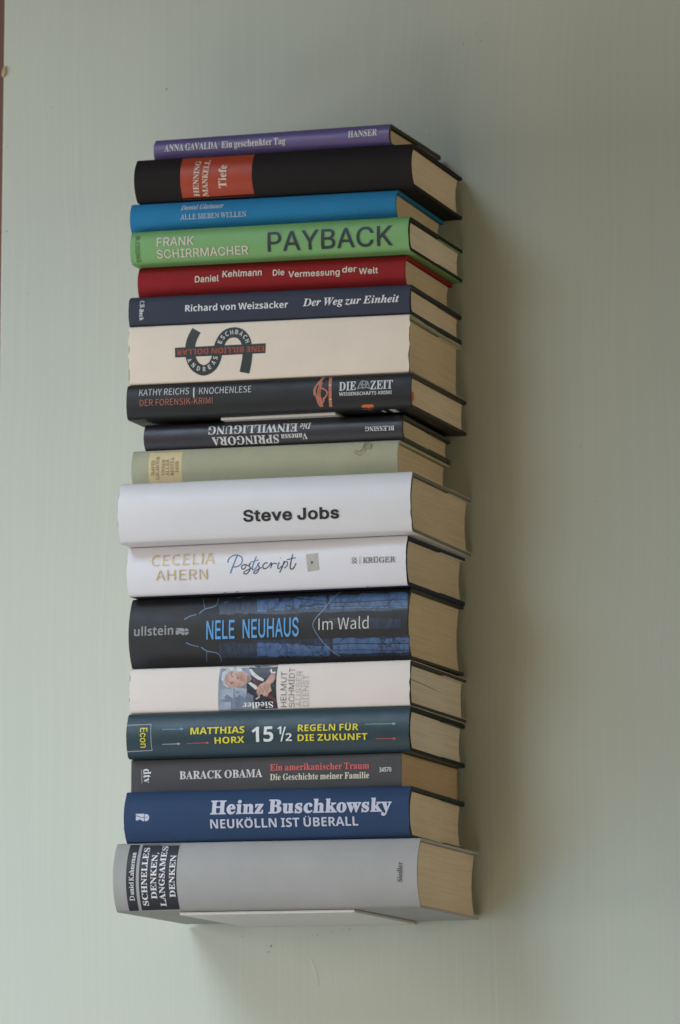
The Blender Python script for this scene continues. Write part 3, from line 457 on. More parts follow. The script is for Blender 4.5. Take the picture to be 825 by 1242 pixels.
        '4': (801, [[451,0,451,207,24,207,24,354,462,1000,657,1000,657,371,777,371,777,207,657,207,657,0],[210,371,451,371,451,541,452,619,456,705,459,758,454,758,427,703,394,648]]),
        '5': (801, [[338,-14,190,0,69,41,69,223,193,177,331,158,413,168,474,197,511,246,524,317,502,401,435,451,324,468,242,460,172,445,88,490,126,1000,668,1000,668,821,311,821,293,625,344,634,420,639,506,630,583,604,647,561,695,501,726,426,737,335,711,190,636,79,511,9]]),
        '7': (801, [[155,0,531,822,38,822,38,1000,755,1000,755,867,377,0]]),
        'A': (966, [[0,0,353,1004,612,1004,966,0,738,0,665,238,301,238,228,0],[354,416,615,416,541,648,523,709,501,783,483,849,464,779,442,701,426,648]]),
        'B': (941, [[126,0,126,1000,437,1000,613,986,739,944,816,867,842,746,832,668,802,602,753,555,688,531,688,524,779,489,815,458,843,416,861,361,867,290,842,169,769,77,653,19,500,0],[338,604,461,604,539,611,589,633,616,669,625,718,614,768,583,801,528,820,450,826,338,826],[338,175,476,175,557,184,609,212,638,255,647,311,637,362,609,401,554,427,469,436,338,436]]),
        'C': (892, [[531,-14,390,2,277,50,190,126,129,229,93,354,81,499,95,641,136,766,203,870,295,948,411,998,550,1014,700,995,843,944,775,772,662,818,550,838,443,815,364,746,316,639,300,497,315,356,359,250,437,184,550,162,673,176,805,216,805,38,675,-1]]),
        'D': (1036, [[126,0,126,1000,440,1000,586,986,712,944,815,875,891,779,939,658,955,510,919,288,812,128,639,32,409,0],[338,175,429,175,599,212,701,321,735,504,717,649,662,749,573,807,451,826,338,826]]),
        'E': (784, [[126,0,126,1000,702,1000,702,826,338,826,338,606,676,606,676,433,338,433,338,175,702,175,702,0]]),
        'F': (769, [[126,0,126,1000,699,1000,699,826,335,826,335,569,674,569,674,395,335,395,335,0]]),
        'G': (1014, [[546,-14,348,19,202,118,111,279,81,501,96,648,142,773,217,875,319,951,449,998,604,1014,761,997,901,952,831,783,725,822,602,838,516,827,442,796,382,745,337,677,309,594,300,497,306,405,326,324,361,256,410,205,477,173,560,162,637,167,695,176,695,385,506,385,506,562,902,562,902,43,739,1]]),
        'H': (1071, [[126,0,126,1000,338,1000,338,608,734,608,734,1000,945,1000,945,0,734,0,734,431,338,431,338,0]]),
        'I': (545, [[45,0,45,120,167,176,167,824,45,880,45,1000,500,1000,500,880,378,824,378,176,500,120,500,0]]),
        'K': (930, [[126,0,126,1000,338,1000,338,542,378,602,422,660,692,1000,927,1000,578,557,930,0,689,0,427,422,338,357,338,0]]),
        'L': (791, [[126,0,126,1000,338,1000,338,175,744,175,744,0]]),
        'M': (1321, [[126,0,126,1000,415,1000,651,235,655,235,906,1000,1195,1000,1195,0,997,0,997,473,999,583,1004,700,1007,783,1001,783,744,0,549,0,308,784,303,784,308,700,313,581,315,465,315,0]]),
        'N': (1139, [[126,0,126,1000,394,1000,828,251,832,251,825,389,822,527,822,1000,1013,1000,1013,0,744,0,308,756,303,756,312,613,315,471,315,0]]),
        'O': (1115, [[557,-14,409,2,289,50,197,128,132,231,94,357,81,503,94,648,132,773,197,875,289,952,409,999,559,1015,707,999,826,952,918,875,982,772,1021,647,1034,501,1021,356,982,230,918,128,826,50,707,2],[557,164,674,186,752,254,796,361,811,501,796,643,752,749,674,817,559,839,443,817,364,749,319,643,304,501,319,361,364,254,443,186]]),
        'R': (924, [[126,0,126,1000,417,1000,595,981,719,926,792,832,817,700,810,636,791,581,722,494,630,436,924,0,689,0,451,384,338,384,338,0],[338,556,406,556,496,565,557,591,591,634,602,695,590,756,554,796,492,819,402,826,338,826]]),
        'S': (772, [[347,-14,197,1,64,46,64,244,212,187,288,168,364,161,431,169,475,191,500,225,508,268,494,318,452,359,314,431,238,470,160,528,99,612,82,666,76,730,98,849,167,939,274,995,415,1014,564,996,711,944,643,779,520,822,408,838,354,831,315,810,291,777,283,737,295,689,331,653,472,577,603,502,651,459,686,409,708,349,716,277,692,158,620,65,504,6]]),
        'T': (811, [[300,0,300,824,28,824,28,1000,783,1000,783,824,511,824,511,0]]),
        'U': (1059, [[525,-14,350,11,223,88,145,205,119,356,119,1000,331,1000,331,388,343,283,381,214,444,176,531,164,620,178,681,218,717,289,728,389,728,1000,940,1000,940,353,928,254,894,166,837,91,757,34,653,-2]]),
        'W': (1354, [[255,0,0,1000,209,1000,336,454,354,373,373,275,385,192,398,275,416,369,431,440,577,1000,777,1000,923,440,939,370,957,275,969,192,982,275,1001,373,1018,454,1146,1000,1354,1000,1099,0,859,0,723,525,712,571,698,639,685,708,676,759,669,708,655,639,641,572,630,524,496,0]]),
        'X': (934, [[0,0,332,515,21,1000,255,1000,471,640,682,1000,910,1000,597,504,934,0,692,0,459,378,227,0]]),
        'Z': (811, [[34,0,34,137,513,825,46,825,46,1000,765,1000,765,863,286,175,777,175,777,0]]),
        'a': (846, [[296,-14,202,1,126,46,76,121,59,228,80,334,144,408,251,453,401,472,534,476,534,510,526,562,502,598,464,619,415,626,305,610,199,570,130,711,267,762,423,780,559,763,659,714,720,629,741,510,741,0,595,0,555,104,549,104,499,50,445,14,381,-7],[374,139,436,149,487,179,522,227,534,291,534,354,452,352,367,341,312,315,283,276,273,227,280,186,301,159]]),
        'c': (720, [[420,-14,269,10,156,81,86,202,63,378,75,505,111,606,168,683,243,737,334,768,438,779,575,763,676,727,615,566,523,598,438,611,348,585,294,508,276,380,287,280,319,210,370,169,438,155,555,173,653,221,653,43,553,-1]]),
        'd': (887, [[352,-14,236,11,144,86,83,210,63,381,83,553,144,678,238,754,357,779,432,771,493,746,541,710,577,667,584,667,574,732,569,819,569,1064,777,1064,777,0,618,0,577,99,569,99,533,55,486,19,426,-6],[424,153,498,165,546,204,573,268,583,357,583,380,574,478,548,550,499,595,422,609,360,594,314,550,284,477,275,378,284,280,314,209,361,167]]),
        'e': (828, [[455,-14,347,-3,252,29,173,82,113,158,76,256,63,377,74,500,109,600,163,678,235,734,323,768,424,779,566,756,675,688,744,579,768,431,768,331,275,331,289,252,327,192,386,154,465,141,599,156,724,202,724,41,606,-1],[279,469,571,469,562,533,535,585,490,619,426,630,371,620,326,591,294,541]]),
        'h': (920, [[109,0,109,1064,318,1064,318,847,314,739,308,667,319,667,361,717,413,752,474,772,541,779,653,762,740,712,796,626,815,499,815,0,606,0,606,447,593,539,552,594,483,612,404,596,354,547,327,468,318,360,318,0]]),
        'i': (427, [[214,860,170,866,134,882,109,914,101,962,109,1012,134,1043,214,1064,294,1043,319,1012,328,962,319,914,294,882],[109,0,109,765,318,765,318,0]]),
        'k': (868, [[109,0,109,1064,318,1064,318,588,314,502,307,416,310,416,353,475,401,532,615,765,850,765,546,433,868,0,627,0,408,310,318,238,318,0]]),
        'l': (427, [[109,0,109,1064,318,1064,318,0]]),
        'n': (920, [[109,0,109,765,269,765,297,667,308,667,351,717,408,752,474,772,543,779,654,762,741,712,797,626,815,499,815,0,606,0,606,447,599,519,577,571,539,602,483,612,403,596,353,547,327,468,318,360,318,0]]),
        'o': (867, [[431,-14,331,-2,242,32,167,89,111,167,75,266,63,384,88,552,162,676,280,753,436,779,537,767,626,732,700,676,756,599,792,501,804,384,779,215,704,90,586,12],[434,154,505,169,554,212,582,284,591,384,582,483,554,554,505,596,433,611,362,596,313,554,285,483,276,384,285,284,313,212,362,169]]),
        'r': (636, [[109,0,109,765,268,765,298,636,308,636,348,690,401,737,464,768,536,779,573,777,606,773,591,577,562,582,529,584,427,565,383,540,348,504,325,454,318,389,318,0]]),
        's': (696, [[317,-14,179,-4,64,31,64,203,197,157,324,139,376,143,411,157,430,178,437,204,426,239,381,275,272,325,154,386,114,419,85,459,69,507,63,566,84,659,146,725,242,765,366,779,501,765,634,718,571,569,465,609,363,625,293,612,270,574,282,541,328,510,430,465,543,410,586,377,617,338,636,289,643,227,622,124,561,48,459,2]]),
        't': (608, [[371,-14,249,8,200,39,163,86,140,152,132,239,132,608,32,608,32,696,147,766,207,927,340,927,340,765,555,765,555,608,340,608,340,239,347,202,366,174,395,158,431,153,499,160,563,176,563,21,480,-4]]),
        'u': (920, [[377,-14,266,3,179,53,124,139,105,266,105,765,314,765,314,318,321,246,343,195,381,163,437,153,517,169,567,218,593,297,602,405,602,765,811,765,811,0,651,0,623,98,612,98,569,47,512,13,446,-7]]),
        'v': (797, [[291,0,0,765,218,765,366,329,386,248,395,172,401,172,431,329,578,765,797,765,506,0]]),
        'z': (683, [[38,0,38,123,392,605,59,605,59,765,629,765,629,629,284,160,641,160,641,0]]),
    },
    'CJ': {
        '-': (473, [[63,334,412,334,412,430,63,430]]),
        'A': (829, [[5,0,132,0,229,306,595,306,690,0,824,0,484,1000,344,1000],[261,405,310,559,409,898,415,898,516,559,563,405]]),
        'C': (870, [[514,-18,687,20,821,126,752,206,648,123,520,93,354,143,247,285,209,503,249,719,358,858,524,907,638,881,729,813,797,895,684,980,523,1018,295,955,138,777,79,499,136,221,291,44]]),
        'D': (939, [[138,0,393,0,648,60,805,232,858,503,804,774,646,942,387,1000,138,1000],[263,104,263,898,377,898,573,852,690,718,729,503,690,288,573,151,377,104]]),
        'E': (804, [[138,0,729,0,729,108,263,108,263,472,643,472,643,580,263,580,263,894,714,894,714,1000,138,1000]]),
        'F': (753, [[138,0,263,0,263,449,645,449,645,555,263,555,263,894,714,894,714,1000,138,1000]]),
        'H': (993, [[138,0,263,0,263,472,730,472,730,0,857,0,857,1000,730,1000,730,581,263,581,263,1000,138,1000]]),
        'I': (400, [[138,0,263,0,263,1000,138,1000]]),
        'K': (881, [[138,0,263,0,263,317,435,521,735,0,876,0,514,621,828,1000,685,1000,266,498,263,498,263,1000,138,1000]]),
        'L': (741, [[138,0,701,0,701,108,263,108,263,1000,138,1000]]),
        'M': (1108, [[138,0,251,0,251,554,235,849,240,849,321,621,510,101,595,101,783,621,864,849,869,849,853,554,853,0,970,0,970,1000,819,1000,628,465,558,256,553,256,480,465,289,1000,138,1000]]),
        'N': (986, [[138,0,256,0,256,525,241,838,247,838,355,632,719,0,849,0,849,1000,729,1000,729,480,746,164,739,164,632,370,266,1000,138,1000]]),
        'O': (1012, [[506,-18,728,46,878,226,933,503,878,779,728,956,506,1018,284,956,134,779,79,503,134,226,284,46],[506,93,349,144,246,286,209,503,246,719,349,858,506,907,663,858,766,719,804,503,766,286,663,144]]),
        'R': (866, [[263,525,263,898,431,898,611,858,674,720,611,574,431,525],[686,0,828,0,574,438,738,533,799,720,754,885,631,974,450,1000,138,1000,138,0,263,0,263,424,443,424]]),
        'S': (813, [[415,-18,596,21,713,122,754,266,695,437,548,533,407,595,294,654,240,763,291,868,427,907,553,882,655,814,720,895,592,983,427,1018,265,983,153,890,112,753,179,585,315,497,458,434,578,367,626,255,571,138,416,93,266,127,141,217,65,130,219,22]]),
        'T': (817, [[345,0,472,0,472,894,775,894,775,1000,42,1000,42,894,345,894]]),
        'W': (1198, [[247,0,397,0,546,603,596,831,602,831,651,603,802,0,955,0,1161,1000,1041,1000,933,456,879,131,870,131,799,456,660,1000,544,1000,407,456,336,131,330,131,270,456,165,1000,35,1000]]),
        'Y': (724, [[299,0,424,0,424,387,726,1000,595,1000,467,718,366,498,360,498,262,718,132,1000,-1,1000,299,387]]),
        'a': (768, [[296,-18,427,13,542,89,546,89,557,0,659,0,659,456,633,616,550,722,402,760,237,728,112,663,160,577,261,631,382,656,504,599,535,469,277,418,128,328,80,192,142,37],[332,83,238,110,201,201,274,318,535,386,535,180,433,108]]),
        'd': (846, [[378,-18,502,13,603,87,607,87,618,0,720,0,720,1086,595,1086,595,801,602,674,505,737,393,760,235,712,118,578,72,370,110,160,216,28],[405,87,254,162,201,371,263,576,415,655,505,637,595,577,595,188,503,112]]),
        'l': (387, [[256,-18,329,-7,311,89,285,86,261,98,251,139,251,1086,126,1086,126,147,156,25]]),
        'm': (1263, [[126,0,251,0,251,538,348,623,437,651,541,604,574,453,574,0,698,0,698,538,797,623,885,651,990,604,1023,453,1023,0,1147,0,1147,469,1123,628,1049,726,924,760,796,720,678,618,607,722,473,760,349,723,243,633,240,633,228,741,126,741]]),
        '|': (368, [[141,-381,228,-381,228,1143,141,1143]]),
    },
}


def glyph(font, ch):
    adv, flat = GLYPHS[font][ch]
    return adv, [list(zip(v[0::2], v[1::2])) for v in flat]


def grow(loop, d):
    """push an outline outwards (glyph outlines run clockwise)"""
    n = len(loop)
    out = []
    for i in range(n):
        a, b, c = Vector(loop[i - 1]), Vector(loop[i]), Vector(loop[(i + 1) % n])
        e1, e2 = (b - a), (c - b)
        if e1.length < 1e-6 or e2.length < 1e-6:
            out.append(tuple(b))
            continue
        e1.normalize()
        e2.normalize()
        n1, n2 = Vector((-e1.y, e1.x)), Vector((-e2.y, e2.x))
        k = (n1 + n2)
        q = max(0.5, 1 + n1.dot(n2))
        out.append(tuple(b + k * (d / q)))
    return out


DOTS = {'Ü': ('U', 1110), 'Ö': ('O', 1110), 'ä': ('a', 860)}


def layout(font, s, bold=0.0):
    """list of outline groups, one per letter, pen running along x"""
    x, out = 0.0, []
    for ch in s:
        if ch == ' ':
            x += 330
            continue
        base, dots = DOTS.get(ch, (ch, None))
        f, shear, sx = font, 0.0, 1.0
        if font == 'SR':
            if 'A' <= base <= 'Z':
                f, shear = 'SI', -0.27
            else:
                f, sx = 'SB', 0.86
        if font == 'SLAB':
            f = 'SB'
        if base in ',.-|/' and f not in ('IN', 'CJ'):
            f = 'NR'
        adv, loops = glyph(f, base)
        loops = [[((px + py * shear) * sx, py) for px, py in lp] for lp in loops]
        extra = bold * 1000 + (32 if font == 'SLAB' else 0) + (14 if font == 'SR' and f == 'SI' else 0) + (10 if font in ('SB', 'SBI') else 0)
        if extra:
            loops = [grow(lp, extra) for lp in loops]
        if dots:
            w = max(p[0] for lp in loops for p in lp)
            l0 = min(p[0] for lp in loops for p in lp)
            c, r = (w + l0) / 2, 75 + extra
            for sgn in (-1, 1):
                cx = c + sgn * 165
                loops.append([(cx + r * math.cos(-k * math.pi / 4), dots + r * math.sin(-k * math.pi / 4)) for k in range(8)])
        out.append([[(px + x, py) for px, py in lp] for lp in loops])
        x += adv * sx + extra * 1.2
    lo = min(p[0] for g in out for lp in g for p in lp)
    hi = max(p[0] for g in out for lp in g for p in lp)
    return [[[(px - lo, py) for px, py in lp] for lp in g] for g in out], hi - lo


def winding(pt, loops):
    x, y = pt
    w = 0
    for lp in loops:
        n = len(lp)
        for i in range(n):
            x0, y0 = lp[i]
            x1, y1 = lp[(i + 1) % n]
            if (y0 <= y) != (y1 <= y):
                if x0 + (y - y0) * (x1 - x0) / (y1 - y0) > x:
                    w += 1 if y1 > y0 else -1
    return w


def fill(loops):
    """triangles of a set of outlines, overlapping strokes merged"""
    vs, es = [], []
    for lp in loops:
        b = len(vs)
        vs += [Vector(p) for p in lp]
        es += [(b + i, b + (i + 1) % len(lp)) for i in range(len(lp))]
    v, e, f, *_ = delaunay_2d_cdt(vs, es, [], 0, 1e-6)
    tris = []
    for t in f:
        c = ((v[t[0]].x + v[t[1]].x + v[t[2]].x) / 3, (v[t[0]].y + v[t[1]].y + v[t[2]].y) / 3)
        if winding(c, loops) != 0:
            tris.append([tuple(v[i]) for i in t])
    return tris


def stroke_loop(pts, w0, w1=None):
    """outline of a drawn line with tapering width"""
    w1 = w0 if w1 is None else w1
    L, R = [], []
    n = len(pts)
    for i, p in enumerate(pts):
        a, c = Vector(pts[max(0, i - 1)]), Vector(pts[min(n - 1, i + 1)])
        d = c - a
        if d.length < 1e-9:
            continue
        d.normalize()
        w = (w0 + (w1 - w0) * i / max(1, n - 1)) / 2
        L.append((p[0] - d.y * w, p[1] + d.x * w))
        R.append((p[0] + d.y * w, p[1] - d.x * w))
    return L + R[::-1]


def smooth(pts, k=4):
    out = []
    n = len(pts)
    for i in range(n - 1):
        p0, p1, p2, p3 = pts[max(0, i - 1)], pts[i], pts[i + 1], pts[min(n - 1, i + 2)]
        for j in range(k):
            t = j / k
            out.append(tuple(0.5 * (2 * b + (c - a) * t + (2 * a - 5 * b + 4 * c - d) * t * t + (3 * b - a - 3 * c + d) * t ** 3)
                             for a, b, c, d in zip(p0, p1, p2, p3)))
    out.append(tuple(pts[-1]))
    return out


# ---------------------------------------------------------------- helpers for objects
def link(name, me, parent=None):
    o = bpy.data.objects.new(name, me)
    COL.objects.link(o)
    if parent:
        o.parent = parent
    return o


def mesh(name, verts, faces, mats, parent=None, fmat=None, shade=False):
    me = bpy.data.meshes.new(name)
    me.from_pydata(verts, [], faces)
    for m in mats:
        me.materials.append(m)
    if fmat:
        for p, i in zip(me.polygons, fmat):
            p.material_index = i
    bm = bmesh.new()
    bm.from_mesh(me)
    bmesh.ops.recalc_face_normals(bm, faces=bm.faces)
    bm.to_mesh(me)
    bm.free()
    if shade:
        for p in me.polygons:
            p.use_smooth = True
        me.set_sharp_from_angle(angle=math.radians(38))
    return link(name, me, parent)


def box(name, x0, x1, y0, y1, z0, z1, m, parent=None, bevel=0.0):
    v = [(x, y, z) for x in (x0, x1) for y in (y0, y1) for z in (z0, z1)]
    f = [(0, 1, 3, 2), (4, 6, 7, 5), (0, 4, 5, 1), (2, 3, 7, 6), (0, 2, 6, 4), (1, 5, 7, 3)]
    o = mesh(name, v, f, [m], parent)
    if bevel:
        b = o.modifiers.new('bevel', 'BEVEL')
        b.width = bevel
        b.segments = 2
    return o


# ---------------------------------------------------------------- the books
# key: x0, length, depth, front y, yaw, bottom plane (z, slope), top plane (z, slope), bulge, bulge power, fore-edge hollow  [cm]
BOOKS = {
    'gavalda': (-27.138, 18.236, 11.686, -12.186, -0.02173, (29.3863, -0.000704), (31.0586, 0.000417), 0.35, 2.2, 0.262),
    'mankell': (-28.048, 21.063, 12.648, -13.148, 0.00918, (26.1813, -0.001063), (29.3623, -0.000704), 0.7, 2.2, 0.525),
    'glattauer': (-28.536, 20.2, 12.314, -12.814, 0.01672, (23.9397, -0.00165), (26.1573, -0.001063), 0.45, 2.2, 0.338),
    'payback': (-28.217, 21.211, 13.212, -13.712, 0.00221, (21.4134, -0.004148), (23.9157, -0.00165), 0.42, 3.0, 0.315),
    'kehlmann': (-27.979, 20.296, 12.125, -12.625, 0.01238, (19.0451, -0.005492), (21.3894, -0.004148), 0.45, 2.2, 0.338),
    'weiz': (-28.327, 21.348, 13.17, -13.67, 0.01058, (16.8204, -0.004546), (19.0211, -0.005492), 0.32, 3.0, 0.24),
    'eschbach': (-28.227, 21.198, 13.508, -14.008, 0.01227, (12.5345, -0.004238), (16.7964, -0.004546), 0.08, 3, 0.06),
    'reichs': (-28.311, 21.566, 13.612, -14.112, -0.00344, (9.9651, -0.003752), (12.5105, -0.004238), 0.28, 3.0, 0.21),
    'springora': (-27.373, 19.572, 12.283, -12.782, 0.01405, (7.8656, -0.000951), (9.7411, -0.003752), 0.38, 2.2, 0.285),
    'gilmour': (-28.185, 20.143, 12.597, -13.096, 0.00654, (5.2091, 0.000779), (7.8416, -0.000951), 0.38, 2.2, 0.285),
    'jobs': (-28.425, 22.07, 14.576, -15.076, 1e-05, (0.8421, 0.001695), (5.1851, 0.000779), 0.62, 2.2, 0.465),
    'ahern': (-28.419, 21.316, 12.95, -13.449, -0.02949, (-2.774, 0.001413), (0.8181, 0.001695), 0.5, 2.2, 0.375),
    'neuhaus': (-28.583, 21.36, 11.8, -12.301, -0.03587, (-7.8891, 0.000836), (-2.798, 0.001413), 0.75, 2.2, 0.562),
    'schmidt': (-27.975, 21.164, 13.418, -13.918, -0.00748, (-11.3902, 0.001299), (-8.1131, 0.000836), 0.25, 2.5, 0.188),
    'horx': (-27.965, 21.207, 13.641, -14.141, 0.00584, (-14.6316, 0.001278), (-11.4142, 0.001299), 0.5, 2.2, 0.375),
    'obama': (-27.989, 20.435, 13.109, -13.609, -0.01438, (-17.0559, 0.000285), (-14.6556, 0.001278), 0.0, 2.2, 0.0),
    'busch': (-27.787, 21.171, 14.143, -14.643, 0.02072, (-20.772, -0.000627), (-17.0799, 0.000285), 0.7, 2.2, 0.525),
    'kahneman': (-28.366, 22.617, 14.642, -15.142, 0.00194, (-25.6804, -0.000658), (-20.796, -0.000627), 0.85, 2.2, 0.637),
}
XM = -18.0      # cm, where the bottom and top planes are measured
